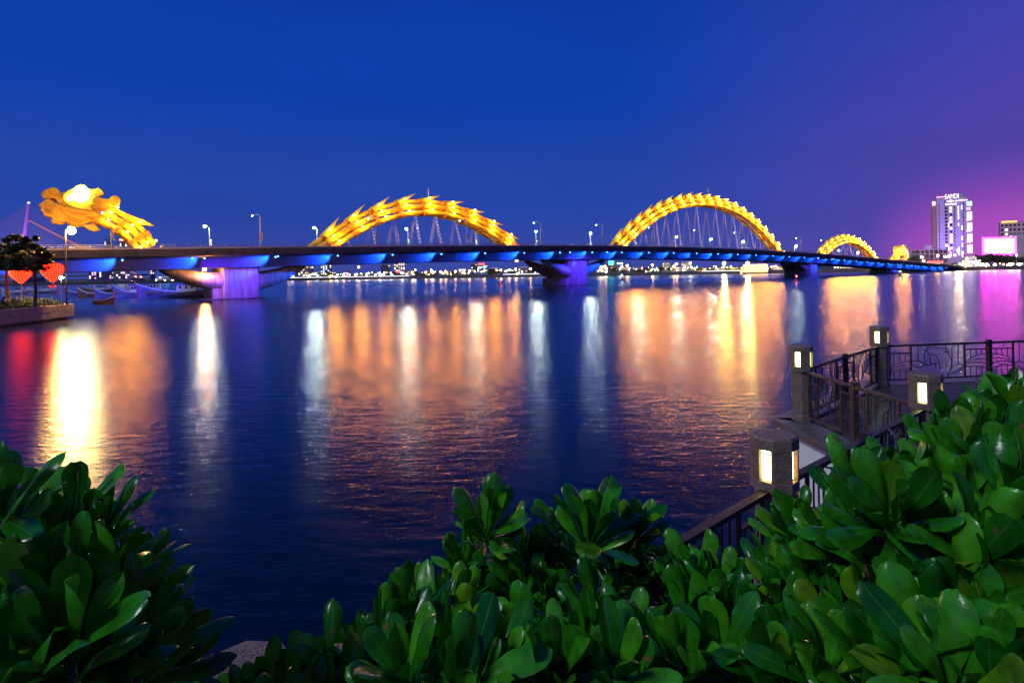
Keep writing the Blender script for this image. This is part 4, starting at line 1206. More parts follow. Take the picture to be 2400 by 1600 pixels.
# heart lanterns
bm_ = MB().sphere((0, 0, 0), .075, 7, 5).mesh('lantern_bulb', M['lantern_core'])
def heart(x, y0, y1, w, Y, label):
    c = at(x, y0, Y); e_ = at(x, y1, Y); ht = c.z - e_.z; ww = w * Y / FPX / 2
    r = thing('heart_lantern', label, 'lantern', (c.x, Y, QZ))
    MB().tube([(c.x, Y, QZ), (c.x, Y, e_.z + .2)], .07, 6).build('post', M['steel'], r)
    prof = [(0.0, .10), (.12, .34), (.28, .62), (.45, .88), (.62, 1.0), (.78, 1.0), (.90, .92), (1.0, .66)]
    rings = []
    for t, k_ in prof:
        rings.append([(c.x + ww * .9 * k_ * math.cos(a * .5236), Y + ww * .7 * k_ * math.sin(a * .5236), e_.z + ht * t) for a in range(12)])
    MB().loft(rings).build('lantern_body', M['lantern_red'], r, True)
    for i in range(9):
        t = .06 + .9 * i / 8; k_ = float(np.interp(t, [p[0] for p in prof], [p[1] for p in prof]))
        n = max(3, int(13 * k_))
        for j in range(n):
            a = math.pi + math.pi * (j + .5) / n
            inst('lantern_bulb', bm_, r, (c.x + ww * k_ * math.cos(a), Y + ww * .8 * k_ * math.sin(a), e_.z + ht * t))
heart(49, 626, 664, 48, 86, 'red heart shaped bulb lantern partly behind the leaning tree trunk')
heart(123, 618, 661, 50, 87, 'larger red heart shaped bulb lantern near the quay end')
# quay lamps
p = at(168, 541, 91)
b0 = at(156, 700, 91); b0.z = QZ
r = thing('street_lamp', 'tall sodium street lamp glaring at the end of the planted quay', 'street lamp', b0)
MB().tube([b0, (b0.x, b0.y, p.z - .3), (b0.x + .1, b0.y, p.z + .25), (p.x - .3, p.y, p.z + .55)], [.13, .09, .08, .06], 8).build('pole', M['iron'], r)
MB().box((p.x, p.y, p.z + .6), (.9, .5, .22)).build('lamp_head', M['steel'], r)
MB().sphere(p, .52, 14, 8).build('lamp_bulb', M['sodium'], r, True)
p = at(143, 651, 90)
r = thing('street_lamp', 'short greenish garden lamp at the end of the planted quay', 'street lamp', (p.x, 90, QZ))
MB().tube([(p.x, 90, QZ), (p.x, 90, p.z)], .06, 6).build('pole', M['steel'], r)
MB().sphere(p, .26, 10, 6, (1.4, 1, .8)).build('lamp_bulb', emat('garden_lamp', (.85, 1, .45), 110), r, True)
p = at(124, 671, 89)
r = thing('direction_sign', 'small pale arrow sign on a post below the larger heart lantern', 'sign', (p.x, 89, QZ))
MB().tube([(p.x + .1, 89, QZ), (p.x + .1, 89, p.z + .5)], .06, 6).build('post', M['steel'], r)
MB().loft([[(p.x - .72, q, p.z), (p.x - .45, q, p.z + .2), (p.x + .55, q, p.z + .2), (p.x + .55, q, p.z - .2), (p.x - .45, q, p.z - .2)] for q in (88.88, 88.95)]).build('arrow_board', M['banner'], r)
# ================================================================== near quay with lookout, posts and railings
PZ = 3.2
PA = Vector((-1.16, 2.37)); PB = Vector((2.55, 5.6)); PC = Vector((6.2, 8.57)); PD = Vector((5.97, 11.8)); PE = Vector((9.75, 15.15)); PF = Vector((16.2, 15.9))
dA = (PB - PA).normalized()
nA = Vector((-dA.y, dA.x))                     # towards the water
PL = PA - dA * 6.0
def outp(p, n, k): return (p.x + n.x * k, p.y + n.y * k)
nCD = Vector((-1, -.06)).normalized(); nDE = Vector((-.66, .75)).normalized(); nEF = Vector((-.12, 1)).normalized()
ol = [outp(PL, nA, .42), (PC.x - .42 * .75 - .16, PC.y + .02), (PD.x - .46, PD.y + .10), (PD.x - .05, PD.y + .45)][:2]
c1 = (PC.x - .52, PC.y + .12); d1 = (PD.x - .50, PD.y + .22); e1 = (PE.x - .22, PE.y + .52); f1 = (PF.x + 1, PF.y + .60)
poly = [outp(PL, nA, .42), c1, d1, e1, f1, (24, 14), (24, -8), (-7, -8)]
shr = [outp(PL, nA, .20), (c1[0] + .2, c1[1] - .1), (d1[0] + .2, d1[1] - .08), (e1[0] + .05, e1[1] - .2), (f1[0], f1[1] - .2), (23.8, 14), (23.8, -8), (-6.8, -8)]
base = struct(MB().prism(shr, -3.0, PZ - .16).build('quay_wall', M['white_wall']))
# facing panels of the lookout wall
def panels(a, b, n, lo, hi):
    a = Vector(a); b = Vector(b); d = b - a; L = d.length; d.normalize(); an = math.atan2(d.y, d.x); nn = Vector((-d.y, d.x))
    for i in range(n):
        c = a + d * (L * (i + .5) / n)
        MB().box((c.x + nn.x * .02, c.y + nn.y * .02, (lo + hi) / 2), (L / n - .012, .07, hi - lo), an).build('wall_panel', M['white_wall'], base)
panels((c1[0] + .2, c1[1] - .1), (d1[0] + .2, d1[1] - .08), 3, -.5, PZ - .17)
panels((d1[0] + .2, d1[1] - .08), (e1[0] + .05, e1[1] - .2), 4, -.5, PZ - .17)
panels(outp(PL, nA, .20), (c1[0] + .2, c1[1] - .1), 9, -.5, PZ - .17)
pav = struct(MB().prism(poly, PZ - .15, PZ - .045).build('lookout_floor', M['coping']))
# coping stones along the rim
def cope(a, b, n, w=.62):
    a = Vector(a); b = Vector(b); d = b - a; L = d.length; d.normalize(); an = math.atan2(d.y, d.x); nn = Vector((d.y, -d.x))
    for i in range(n):
        c = a + d * (L * (i + .5) / n) + nn * (w / 2 - .03)
        MB().box((c.x, c.y, PZ - .045), (L / n - .008, w, .10), an).build('coping_stone', M['coping'], pav)
cope(poly[0], c1, 12); cope(c1, d1, 4); cope(d1, e1, 6); cope(e1, f1, 7)
# pavers of the lookout
pvm = MB().box((0, 0, 0), (.192, .092, .06)).mesh('paver', M['paver'])
def inside(x, y, pg):
    r_ = False; j = len(pg) - 1
    for i in range(len(pg)):
        if (pg[i][1] > y) != (pg[j][1] > y) and x < (pg[j][0] - pg[i][0]) * (y - pg[i][1]) / (pg[j][1] - pg[i][1]) + pg[i][0]: r_ = not r_
        j = i
    return r_
inn = [(PC.x + .35, PC.y + .1), (PD.x + .25, PD.y - .1), (PE.x - .0, PE.y - .22), (PF.x, PF.y - .25), (PF.x + 2, 7.0), (PC.x + 2.6, 6.9)]
rng = random.Random(2); restp = MB(); cnt = 0
ang = math.atan2(dA.y, dA.x); ca, sa = math.cos(ang), math.sin(ang)
cells = []
for i in range(-70, 110):
    for j in range(-140, 160):
        u = i * .2 + (.1 if j % 2 else 0); v = j * .1
        x = 10 + u * ca - v * sa; y = 11 + u * sa + v * ca
        if inside(x, y, inn): cells.append((x * x + y * y, x, y))
# nearest visible cells: those seen between the posts C and D and along the far rail
def seen(x, y):
    px = 1200 + FPX * x / y
    return 1900 < px < 2400 and (y > 8.6)
vis = sorted([c for c in cells if seen(c[1], c[2]) and (1200 + FPX * c[1] / c[2]) < 2130])[:300]
vs = set(vis)
for c in cells:
    z = PZ - .022 + rng.uniform(-.004, .004)
    if c in vs:
        inst('paver', pvm, pav, (c[1], c[2], z), (rng.uniform(-.02, .02), rng.uniform(-.02, .02), ang))
    else:
        restp.box((c[1], c[2], z), (.192, .092, .06), ang)
rp = restp.build('paver_field', M['paver'], pav); rp['kind'] = 'stuff'
# granite posts with lamps
def octo(c, r_, z, rot=0.0):
    return [(c.x + r_ * math.cos(rot + R(22.5) + k * R(45)), c.y + r_ * math.sin(rot + R(22.5) + k * R(45)), z) for k in range(8)]
def granite_post(c, rot, label, glow, lit=1.0):
    r = thing('lamp_post', label, 'lamp post', (c.x, c.y, PZ), 'granite lamp posts of the railing')
    c3 = Vector((c.x, c.y, 0))
    mb = MB(); mb.loft([octo(c, 0.1845, PZ - .02, rot), octo(c, 0.1845, PZ + 1.02, rot)]); mb.build('shaft', M['granite'], r)
    mb = MB(); mb.loft([octo(c, 0.1998, PZ + .0, rot), octo(c, 0.1998, PZ + .12, rot), octo(c, 0.1872, PZ + .14, rot)]); mb.build('foot', M['granite'], r)
    head = MB(); head.loft([octo(c, 0.1872, PZ + 1.02, rot), octo(c, 0.2205, PZ + 1.03, rot), octo(c, 0.2205, PZ + 1.125, rot), octo(c, 0.2160, PZ + 1.13, rot)])
    hb_ = head.build('head_base', M['granite'], r)
    # eight corner pillars round the lamp chamber, openings on alternate faces
    z0, z1 = PZ + 1.13, PZ + 1.43
    ro = octo(c, 0.2160, 0, rot); ri = octo(c, 0.1755, 0, rot)
    pil = MB()
    for k in range(8):
        a, b = Vector(ro[k]), Vector(ro[(k + 1) % 8]); ai, bi = Vector(ri[k]), Vector(ri[(k + 1) % 8])
        opening = k % 2 == 1
        segs = ((0, .15), (.85, 1)) if opening else ((0, 1),)
        for s0, s1 in segs:
            q = [a.lerp(b, s0), a.lerp(b, s1), bi.lerp(ai, 1 - s1), bi.lerp(ai, 1 - s0)]
            pil.hexa([(p_.x, p_.y, z0) for p_ in q] + [(p_.x, p_.y, z1) for p_ in q])
    pil.build('lamp_chamber', M['granite'], r)
    for k in range(1, 8, 2):
        ai, bi = Vector(ri[k]), Vector(ri[(k + 1) % 8])
        m0 = ai.lerp(bi, .10); m1 = ai.lerp(bi, .90)
        nrm = ((ai + bi) / 2 - c3); nrm.z = 0; nrm.normalize()
        q = [m0 - nrm * .005, m1 - nrm * .005, m1 - nrm * .012, m0 - nrm * .012]
        MB().hexa([(p_.x, p_.y, z0 + .01) for p_ in q] + [(p_.x, p_.y, z1 - .005) for p_ in q]).build('lamp_glass', glow, r)
    cap = MB(); cap.loft([octo(c, 0.2160, z1 + .002, rot), octo(c, 0.2223, z1 + .006, rot), octo(c, 0.2223, z1 + .10, rot), octo(c, 0.2088, z1 + .125, rot)]); cap.build('cap', M['granite'], r)
    return r
ra = ang
granite_post(PA, ra, 'granite post cap showing between the shrubs at the bottom edge', M['bollard_glow'])
granite_post(PB, ra, 'nearest octagonal granite lamp post with warm glowing windows', M['bollard_glow'])
granite_post(PC, ra, 'granite lamp post at the inner corner of the lookout behind the shrub', M['bollard_glow_g'])
granite_post(PD, ra, 'granite lamp post on the lookout corner standing over the water', M['bollard_glow_g'])
granite_post(PE, ra, 'farthest granite lamp post at the outer corner of the lookout', M['bollard_glow_g'])
# railings
DOL = [[(830, 290), (780, 325), (762, 365), (785, 405), (815, 425), (870, 440), (910, 465), (935, 560), (955, 640), (965, 700)],
       [(830, 290), (890, 310), (930, 325), (985, 335), (1050, 345), (1075, 375), (1088, 412), (1060, 395), (1010, 388)],
       [(1010, 388), (1075, 435), (1120, 520), (1132, 600), (1120, 680), (1085, 760), (1060, 810)],
       [(815, 425), (818, 520), (825, 610), (800, 625)], [(825, 605), (890, 600), (905, 570), (900, 610), (880, 670)],
       [(555, 535), (640, 538), (720, 575), (800, 630), (740, 620), (690, 655), (640, 668), (560, 610)],
       [(1090, 750), (1140, 680), (1220, 625), (1305, 640)], [(1080, 790), (1200, 740), (1305, 650)], [(1060, 825), (1200, 770), (1320, 680)]]
ARC = [[(220, 690), (290, 610), (380, 555), (470, 535), (555, 535)], [(220, 710), (300, 650), (400, 612), (540, 605)], [(220, 735), (320, 680), (430, 660), (540, 672)], [(220, 765), (320, 720), (430, 705), (540, 725)],
       [(1325, 600), (1400, 530), (1500, 480), (1640, 460)], [(1325, 620), (1420, 565), (1530, 540), (1650, 548)], [(1330, 640), (1430, 600), (1540, 600), (1650, 640)], [(1325, 690), (1420, 665), (1540, 680), (1650, 735)]]
BAL = [(300, 400, 610), (382, 400, 555), (462, 400, 537), (300, 740, 860), (382, 708, 860), (465, 710, 860), (645, 285, 530), (733, 285, 575), (1135, 285, 560), (1228, 285, 625), (1050, 285, 345),
       (1405, 370, 525), (1490, 370, 480), (1570, 370, 470), (1405, 665, 840), (1490, 668, 840), (1570, 690, 840)]
STILE = [(540, 280, 855), (1320, 275, 850)]
MIDR = [(220, 540, 390), (1325, 1650, 368)]
def railing(a, b, label, m, trim=.24):
    a = Vector((a.x, a.y)); b = Vector((b.x, b.y)); d = (b - a); L = d.length - 2 * trim; d.normalize(); a = a + d * trim
    r = thing('railing', label, 'railing', (a.x + d.x * L / 2, a.y + d.y * L / 2, PZ))
    an = math.atan2(d.y, d.x); half = L / 2
    zt, zb_ = PZ + 1.0, PZ + .12
    mid = a + d * half
    MB().box((mid.x, mid.y, zt + .025), (L + .1, .085, .05), an).build('top_rail', m, r)
    MB().box((mid.x, mid.y, zb_), (L, .045, .04), an).build('bottom_rail', m, r)
    MB().box((mid.x, mid.y, PZ + .56), (.10, .10, 1.10), an).build('iron_post', m, r)
    for hlf in (0, 1):
        def pos(u, w, hlf=hlf):
            t = (u - 215) / (1660 - 215) * (half - .04)
            l = t if hlf == 0 else L - t
            z = zt - (w - 275) / (852 - 275) * (zt - zb_)
            return Vector((a.x + d.x * l, a.y + d.y * l, z))
        for u, w0, w1 in BAL:
            MB().tube([pos(u, w0), pos(u, w1)], .0105, 5).build('baluster', m, r)
        for u, w0, w1 in STILE + [(235, 275, 852)]:
            p_, q_ = pos(u, w0), pos(u, w1)
            MB().box((p_.x, p_.y, (p_.z + q_.z) / 2), (.035, .035, p_.z - q_.z), an).build('stile', m, r)
        for u0, u1, w in MIDR:
            p_, q_ = pos(u0, w), pos(u1, w)
            c = (p_ + q_) / 2
            MB().box(c, ((q_ - p_).length, .03, .03), an).build('mid_rail', m, r)
        for cv in DOL + ARC:
            # smooth the polyline
            pts = [pos(*q) for q in cv]
            sm = []
            for i in range(len(pts) - 1):
                p0 = pts[max(i - 1, 0)]; p1 = pts[i]; p2 = pts[i + 1]; p3 = pts[min(i + 2, len(pts) - 1)]
                for k in range(4):
                    t = k / 4
                    sm.append(.5 * ((2 * p1) + (p2 - p0) * t + (2 * p0 - 5 * p1 + 4 * p2 - p3) * t * t + (3 * p1 - p0 - 3 * p2 + p3) * t ** 3))
            sm.append(pts[-1])
            MB().tube(sm, .0115, 5, True).build('scroll', m, r)
    return r
railing(PL + dA * 1.2, PA, 'iron railing leaving the bottom edge left of the granite cap', M['iron'])
railing(PA, PB, 'black iron railing in front of the nearest granite lamp post', M['iron'])
railing(PB, PC, 'black iron railing rising from the nearest lamp post to the inner corner', M['iron'])
railing(PC, PD, 'worn bronze railing with scrollwork between inner corner and water corner', M['iron_worn'])
railing(PD, PE, 'black scrollwork railing between the two posts over the water', M['iron'])
railing(PE, PF, 'black scrollwork railing running to the right edge before pink water', M['iron'])
# padlocks hanging on the right railing
lk = MB().box((0, 0, -.03), (.055, .03, .055)).tube([(-.018, 0, -.005), (-.016, 0, .03), (.016, 0, .03), (.018, 0, -.005)], .006, 5).mesh('padlock', M['steel'])
rng = random.Random(8)
for i in range(9):
    t = rng.uniform(.08, .62); q = PE.lerp(PF, t)
    o = inst('padlock', lk, None, (q.x, q.y - .03, PZ + rng.choice((.42, .5, .62, .97))), math.atan2(PF.y - PE.y, PF.x - PE.x))
    tag(o, 'small padlock hanging on the right scrollwork railing', 'padlock', 'padlocks on the right railing')

# ================================================================== shrubs in front
bed = [(-5.0, -2.0), (-2.6, .35), (-.85, 1.85), (1.2, 3.55), (3.2, 5.15), (5.2, 6.4), (9.0, 7.2), (9, -2.0)]
struct(MB().prism(bed, PZ - .03, PZ + .42).build('planting_bed', M['soil']))

def leaf_mat():
    m = bpy.data.materials.new('glossy_leaf'); m.use_nodes = True
    t = m.node_tree; p = t.nodes['Principled BSDF']
    uv = t.nodes.new('ShaderNodeTexCoord')
    sx = t.nodes.new('ShaderNodeSeparateXYZ'); t.links.new(uv.outputs['UV'], sx.inputs[0])
    gi = t.nodes.new('ShaderNodeNewGeometry')
    oi0 = t.nodes.new('ShaderNodeObjectInfo')
    sm_ = t.nodes.new('ShaderNodeMath'); sm_.operation = 'ADD'
    t.links.new(oi0.outputs['Random'], sm_.inputs[0]); t.links.new(gi.outputs['Random Per Island'], sm_.inputs[1])
    oi_ = t.nodes.new('ShaderNodeMath'); oi_.operation = 'FRACT'; t.links.new(sm_.outputs[0], oi_.inputs[0])
    class oi: outputs = {'Random': oi_.outputs[0]}
    n = t.nodes.new('ShaderNodeTexNoise'); n.inputs['Scale'].default_value = 26; n.inputs['Detail'].default_value = 4
    ad = t.nodes.new('ShaderNodeVectorMath'); ad.operation = 'ADD'
    sc_ = t.nodes.new('ShaderNodeVectorMath'); sc_.operation = 'SCALE'; sc_.inputs['Scale'].default_value = 9.0
    cmb = t.nodes.new('ShaderNodeCombineXYZ'); t.links.new(oi.outputs['Random'], cmb.inputs[0]); t.links.new(oi.outputs['Random'], cmb.inputs[1])
    t.links.new(cmb.outputs[0], sc_.inputs[0]); t.links.new(uv.outputs['Object'], ad.inputs[0]); t.links.new(sc_.outputs[0], ad.inputs[1])
    t.links.new(ad.outputs[0], n.inputs['Vector'])
    rr = t.nodes.new('ShaderNodeValToRGB')
    rr.color_ramp.elements[0].color = (0.003, 0.080, 0.004, 1); rr.color_ramp.elements[1].color = (0.13, 0.24, 0.010, 1)
    for ps_, c_ in ((.55, (0.022, 0.205, 0.006, 1)), (.93, (0.062, 0.310, 0.009, 1))):
        rr.color_ramp.elements.new(ps_).color = c_
    t.links.new(oi.outputs['Random'], rr.inputs[0])
    # midrib
    ab = t.nodes.new('ShaderNodeMath'); ab.operation = 'ABSOLUTE'; sb_ = t.nodes.new('ShaderNodeMath'); sb_.operation = 'SUBTRACT'; sb_.inputs[1].default_value = .5; t.links.new(sx.outputs['X'], sb_.inputs[0]); t.links.new(sb_.outputs[0], ab.inputs[0])
    mr = t.nodes.new('ShaderNodeMapRange'); mr.inputs[1].default_value = 0.0; mr.inputs[2].default_value = 0.055; mr.inputs[3].default_value = 0.85; mr.inputs[4].default_value = 0.0
    t.links.new(ab.outputs[0], mr.inputs[0])
    mx = t.nodes.new('ShaderNodeMixRGB'); mx.inputs[2].default_value = (0.06, 0.20, 0.03, 1)
    t.links.new(mr.outputs[0], mx.inputs[0]); t.links.new(rr.outputs[0], mx.inputs[1])
    nr_ = t.nodes.new('ShaderNodeMapRange'); nr_.inputs[1].default_value = .3; nr_.inputs[2].default_value = .7; nr_.inputs[3].default_value = .55; nr_.inputs[4].default_value = 1.35
    t.links.new(n.outputs[0], nr_.inputs[0])
    vs_ = t.nodes.new('ShaderNodeVectorMath'); vs_.operation = 'SCALE'
    t.links.new(mx.outputs[0], vs_.inputs[0]); t.links.new(nr_.outputs[0], vs_.inputs['Scale'])
    # brown scars
    n2 = t.nodes.new('ShaderNodeTexNoise'); n2.inputs['Scale'].default_value = 34; n2.inputs['Detail'].default_value = 1
    t.links.new(ad.outputs[0], n2.inputs['Vector'])
    m2 = t.nodes.new('ShaderNodeMapRange'); m2.inputs[1].default_value = .74; m2.inputs[2].default_value = .77
    t.links.new(n2.outputs[0], m2.inputs[0])
    mb_ = t.nodes.new('ShaderNodeMixRGB'); mb_.inputs[2].default_value = (.16, .085, .03, 1)
    t.links.new(m2.outputs[0], mb_.inputs[0]); t.links.new(vs_.outputs[0], mb_.inputs[1])
    t.links.new(mb_.outputs[0], p.inputs['Base Color'])
    p.inputs['Roughness'].default_value = 0.24
    p.inputs['Specular IOR Level'].default_value = 0.38
    bp = t.nodes.new('ShaderNodeBump'); bp.inputs['Strength'].default_value = .35; bp.inputs['Distance'].default_value = .0015
    n3 = t.nodes.new('ShaderNodeTexNoise'); n3.inputs['Scale'].default_value = 120; n3.inputs['Detail'].default_value = 3
    t.links.new(ad.outputs[0], n3.inputs['Vector'])
    t.links.new(n3.outputs[0], bp.inputs['Height']); t.links.new(bp.outputs[0], p.inputs['Normal'])
    tr = t.nodes.new('ShaderNodeBsdfTranslucent'); tr.inputs[0].default_value = (.05, .34, .02, 1)
    mxs = t.nodes.new('ShaderNodeMixShader'); mxs.inputs[0].default_value = .16
    out = t.nodes['Material Output']
    t.links.new(p.outputs[0], mxs.inputs[1]); t.links.new(tr.outputs[0], mxs.inputs[2]); t.links.new(mxs.outputs[0], out.inputs['Surface'])
    return m
M['leaf'] = leaf_mat()
def leaf_mesh(seed, fold, curl, wid, edge):
    """obovate fleshy leaf, unit length 0.165 m along +Y from its stalk, upper side +Z"""
    rg = random.Random(seed); L = .165; nu, nv = 8, 4
    prof = [(0, .045), (.12, .075), (.28, .15), (.46, .27), (.64, .37), (.80, .405), (.91, .34), (.97, .215), (1.0, .07)]
    vs, fs = [], []
    tw = rg.uniform(-.35, .35)
    for i, (t, w) in enumerate(prof):
        w = w * L * wid * .40
        zc = curl * L * (t ** 2.2) + .02 * L * math.sin(t * 7 + seed)
        for j in range(nv + 1):
            u = (j / nv - .5) * 2
            x = u * w; z = zc + fold * w * abs(u) ** 1.5 - edge * w * max(0, abs(u) - .55) ** 1.0 * 2 + .012 * L * math.sin(9 * t + 3 * u + seed)
            a = tw * t
            y = L * t * (1 - .05 * curl) - .02 * L * u * u * t
            vs.append((x * math.cos(a) - (z - zc) * math.sin(a), y, zc + x * math.sin(a) + (z - zc) * math.cos(a)))
    for i in range(nu):
        for j in range(nv):
            a = i * (nv + 1) + j
            fs.append((a, a + 1, a + nv + 2, a + nv + 1))
    me = bpy.data.meshes.new('leaf'); me.from_pydata(vs, [], fs); me.materials.append(M['leaf'])
    me.polygons.foreach_set('use_smooth', [True] * len(me.polygons))
    uvl = me.uv_layers.new(name='UVMap')
    uvs = [((q % (nv + 1)) / nv, prof[q // (nv + 1)][0]) for q in range(len(vs))]
    for lp in me.loops: uvl.data[lp.index].uv = uvs[lp.vertex_index]
    me.update()
    LEAFGEO.append((vs, fs, uvs))
    return me
LEAFGEO = []
LEAVES = [leaf_mesh(i, f, c, w, e_) for i, (f, c, w, e_) in enumerate(((.35, -.18, 1.0, .5), (.5, .06, .92, .2), (.25, -.30, 1.06, .7), (.6, -.05, .85, .1), (.15, .16, 1.08, .5), (.4, -.4, .95, .4), (.3, .0, 1.15, .9)))]
class Mass:
    def __init__(s_): s_.v, s_.f, s_.uv = [], [], []
    def add(s_, k, Mx):
        vs, fs, uvs = LEAFGEO[k]; b = len(s_.v)
        s_.v += [tuple(Mx @ Vector(q)) for q in vs]; s_.uv += uvs
        s_.f += [tuple(b + i for i in q) for q in fs]
    def build(s_, parent):
        me = bpy.data.meshes.new('leaf_mass'); me.from_pydata(s_.v, [], s_.f); me.materials.append(M['leaf'])
        me.polygons.foreach_set('use_smooth', [True] * len(me.polygons))
        uvl = me.uv_layers.new(name='UVMap')
        li = np.zeros(len(me.loops), dtype=np.int32); me.loops.foreach_get('vertex_index', li)
        uvl.data.foreach_set('uv', np.array(s_.uv, dtype=np.float32)[li].ravel())
        me.update()
        o = bpy.data.objects.new('leaf_mass', me); COL.objects.link(o); o.parent = parent; o['kind'] = 'stuff'
def rosette(parent, c, axis, size, rng, n, mass=None):
    axis = axis.normalized()
    ref = Vector((0, 0, 1)) if abs(axis.z) < .95 else Vector((1, 0, 0))
    ux = axis.cross(ref).normalized(); uy = axis.cross(ux).normalized()
    a0 = rng.uniform(0, 6.28)
    for i in range(n):
        t = i / max(1, n - 1)
        th = a0 + i * 2.399963
        incl = R(8 + 52 * t ** .9 + rng.uniform(-10, 10))
        out = ux * math.cos(th) + uy * math.sin(th)
        d = axis * math.cos(incl) + out * math.sin(incl)         # leaf direction
        up = (axis * math.sin(incl) - out * math.cos(incl))       # upper side faces the axis
        side = d.cross(up).normalized()
        rollq = Matrix.Rotation(rng.uniform(-.35, .35), 3, d)
        Mx = Matrix((side, d, up)).transposed()
        Mx = rollq @ Mx
        base = c - axis * (.055 * t * size) + out * .006
        k = size * .88 * (0.62 + .42 * math.sin(math.pi * min(1, .25 + .75 * t))) * rng.uniform(.86, 1.14)
        kk = k * rng.uniform(.85, 1.15)
        ML = Matrix.Translation(base - parent.location) @ Mx.to_4x4() @ Matrix.Diagonal((kk, k, k, 1))
        li = rng.randrange(len(LEAVES))
        if mass is not None:
            mass.add(li, ML)
        else:
            o = bpy.data.objects.new('leaf', LEAVES[li])
            COL.objects.link(o); o.parent = parent
            o.matrix_local = ML
SC = 2400 / 2352.0
def shrub(label, ros, seed, lean=(0, 0, 0), n=14):
    """ros: (display x, y, depth, size) of each leaf rosette"""
    rng = random.Random(seed)
    pts = [(at(x * SC, y * SC, Y), sz) for x, y, Y, sz in ros]
    cen = sum((p for p, _ in pts), Vector()) / len(pts)
    gz = PZ + .42
    root = Vector((cen.x + lean[0], cen.y + lean[1], gz))
    r = thing('shrub', label, 'shrub', root, 'glossy leaved shrubs in front')
    mass = Mass(); single = 0
    for ip, (p, sz) in enumerate(pts):
        hx = (p - cen)
        ax = Vector((hx.x * .9 + rng.uniform(-.35, .35), -.28 + hx.y * .5 + rng.uniform(-.3, .3), 1.0))
        own = single + n <= 300
        single += n if own else 0
        rosette(r, p, ax, sz, rng, n, None if own else mass)
        an = ax.normalized()
        b = root + Vector((hx.x * .35, hx.y * .35 + .05, 0))
        mid = p - an * .22 * sz - Vector((0, 0, .1)); low = b.lerp(mid, .5) + Vector((rng.uniform(-.06, .06), rng.uniform(-.06, .06), .05))
        MB().tube([b, low, mid, p - an * .03], [.013, .011, .0085, .006], 6).build('stem', M['stem'], r)
    if mass.v: mass.build(r)
    return r
def fill(ros, seed, k=2, dz=(1.04, 1.30)):
    rg = random.Random(seed); out = list(ros)
    for x, y, Y, s in ros:
        for _ in range(k):
            f = rg.uniform(*dz)
            out.append((x + rg.uniform(-75, 75), y + rg.uniform(15, 100), Y * f, s * rg.uniform(.75, 1.05)))
    return out
shrub('large leaved shrub filling the lower left corner of the view', fill([(-10, 1180, 1.0, 1.0), (70, 1215, 1.25, 1.0), (165, 1190, 1.35, 1.0), (240, 1215, 1.4, .9), (110, 1300, 1.1, 1.05), (60, 1400, .95, 1.05), (190, 1380, 1.0, 1.1), (20, 1520, .85, 1.05), (150, 1510, .85, 1.1)], 1), 101, n=16)
shrub('shrub with leaves leaning right over the dark water at lower left', fill([(225, 1310, 1.3, 1.0), (275, 1360, 1.3, 1.0), (320, 1335, 1.45, .85), (345, 1310, 1.55, .7), (205, 1410, 1.1, 1.0), (305, 1440, 1.2, 1.0), (375, 1480, 1.3, .85), (225, 1520, 1.0, 1.05), (335, 1550, 1.1, 1.0)], 2), 102, n=16)
shrub('low shrub at the bottom edge right of the granite cap', fill([(562, 1653, 1.45, .95), (622, 1603, 1.5, .95), (702, 1583, 1.5, .95), (762, 1553, 1.45, 1.0), (662, 1663, 1.25, 1.0), (782, 1633, 1.3, 1.0)], 3), 103, n=16)
shrub('upright shrub with long leaves left of the two tall rosettes', fill([(895, 1475, 1.35, 1.1), (970, 1465, 1.4, 1.05), (960, 1385, 1.7, .9), (1050, 1505, 1.3, 1.05), (1040, 1405, 1.65, 1.0), (930, 1575, 1.15, 1.1), (1060, 1595, 1.1, 1.1), (1140, 1555, 1.2, 1.05)], 4), 104, n=16)
shrub('tall shrub carrying the left of two rosettes against the water', [(1120, 1223, 1.85, 1.15), (1060, 1313, 1.95, .95), (1170, 1308, 2.0, .95), (1215, 1278, 2.0, .95), (1120, 1398, 1.9, .95), (1200, 1378, 1.85, 1.0)], 105, n=22)
shrub('tall shrub carrying the right broad leaved rosette against the water', [(1360, 1243, 1.75, 1.3), (1290, 1218, 1.95, 1.0), (1450, 1238, 1.9, 1.05), (1300, 1328, 1.95, 1.0), (1420, 1328, 1.8, 1.0), (1480, 1338, 1.9, .9), (1260, 1398, 1.8, 1.0)], 106, n=22)
shrub('shrub with bright young leaves at the bottom middle', fill([(1350, 1500, 1.3, 1.0), (1280, 1560, 1.15, 1.05), (1440, 1470, 1.5, 1.0), (1420, 1570, 1.15, 1.05), (1520, 1500, 1.35, 1.0), (1200, 1500, 1.4, 1.0), (1360, 1410, 1.65, .95)], 7), 107, n=16)
shrub('broad leaved shrub below the black iron railing', fill([(1590, 1340, 1.75, 1.1), (1640, 1370, 1.7, 1.0), (1530, 1350, 1.85, .95), (1580, 1440, 1.5, 1.05), (1680, 1430, 1.6, 1.0), (1560, 1550, 1.2, 1.05), (1660, 1530, 1.25, 1.05)], 8), 108, n=16)
shrub('shrub crossing the foot of the nearest granite lamp post', fill([(1830, 1230, 1.75, 1.0), (1760, 1320, 1.95, .95), (1850, 1310, 1.6, 1.05), (1920, 1270, 1.5, 1.05), (1790, 1400, 1.7, 1.0), (1890, 1390, 1.5, 1.0), (1750, 1480, 1.5, 1.0), (1850, 1480, 1.4, 1.0)], 9), 109, n=16)
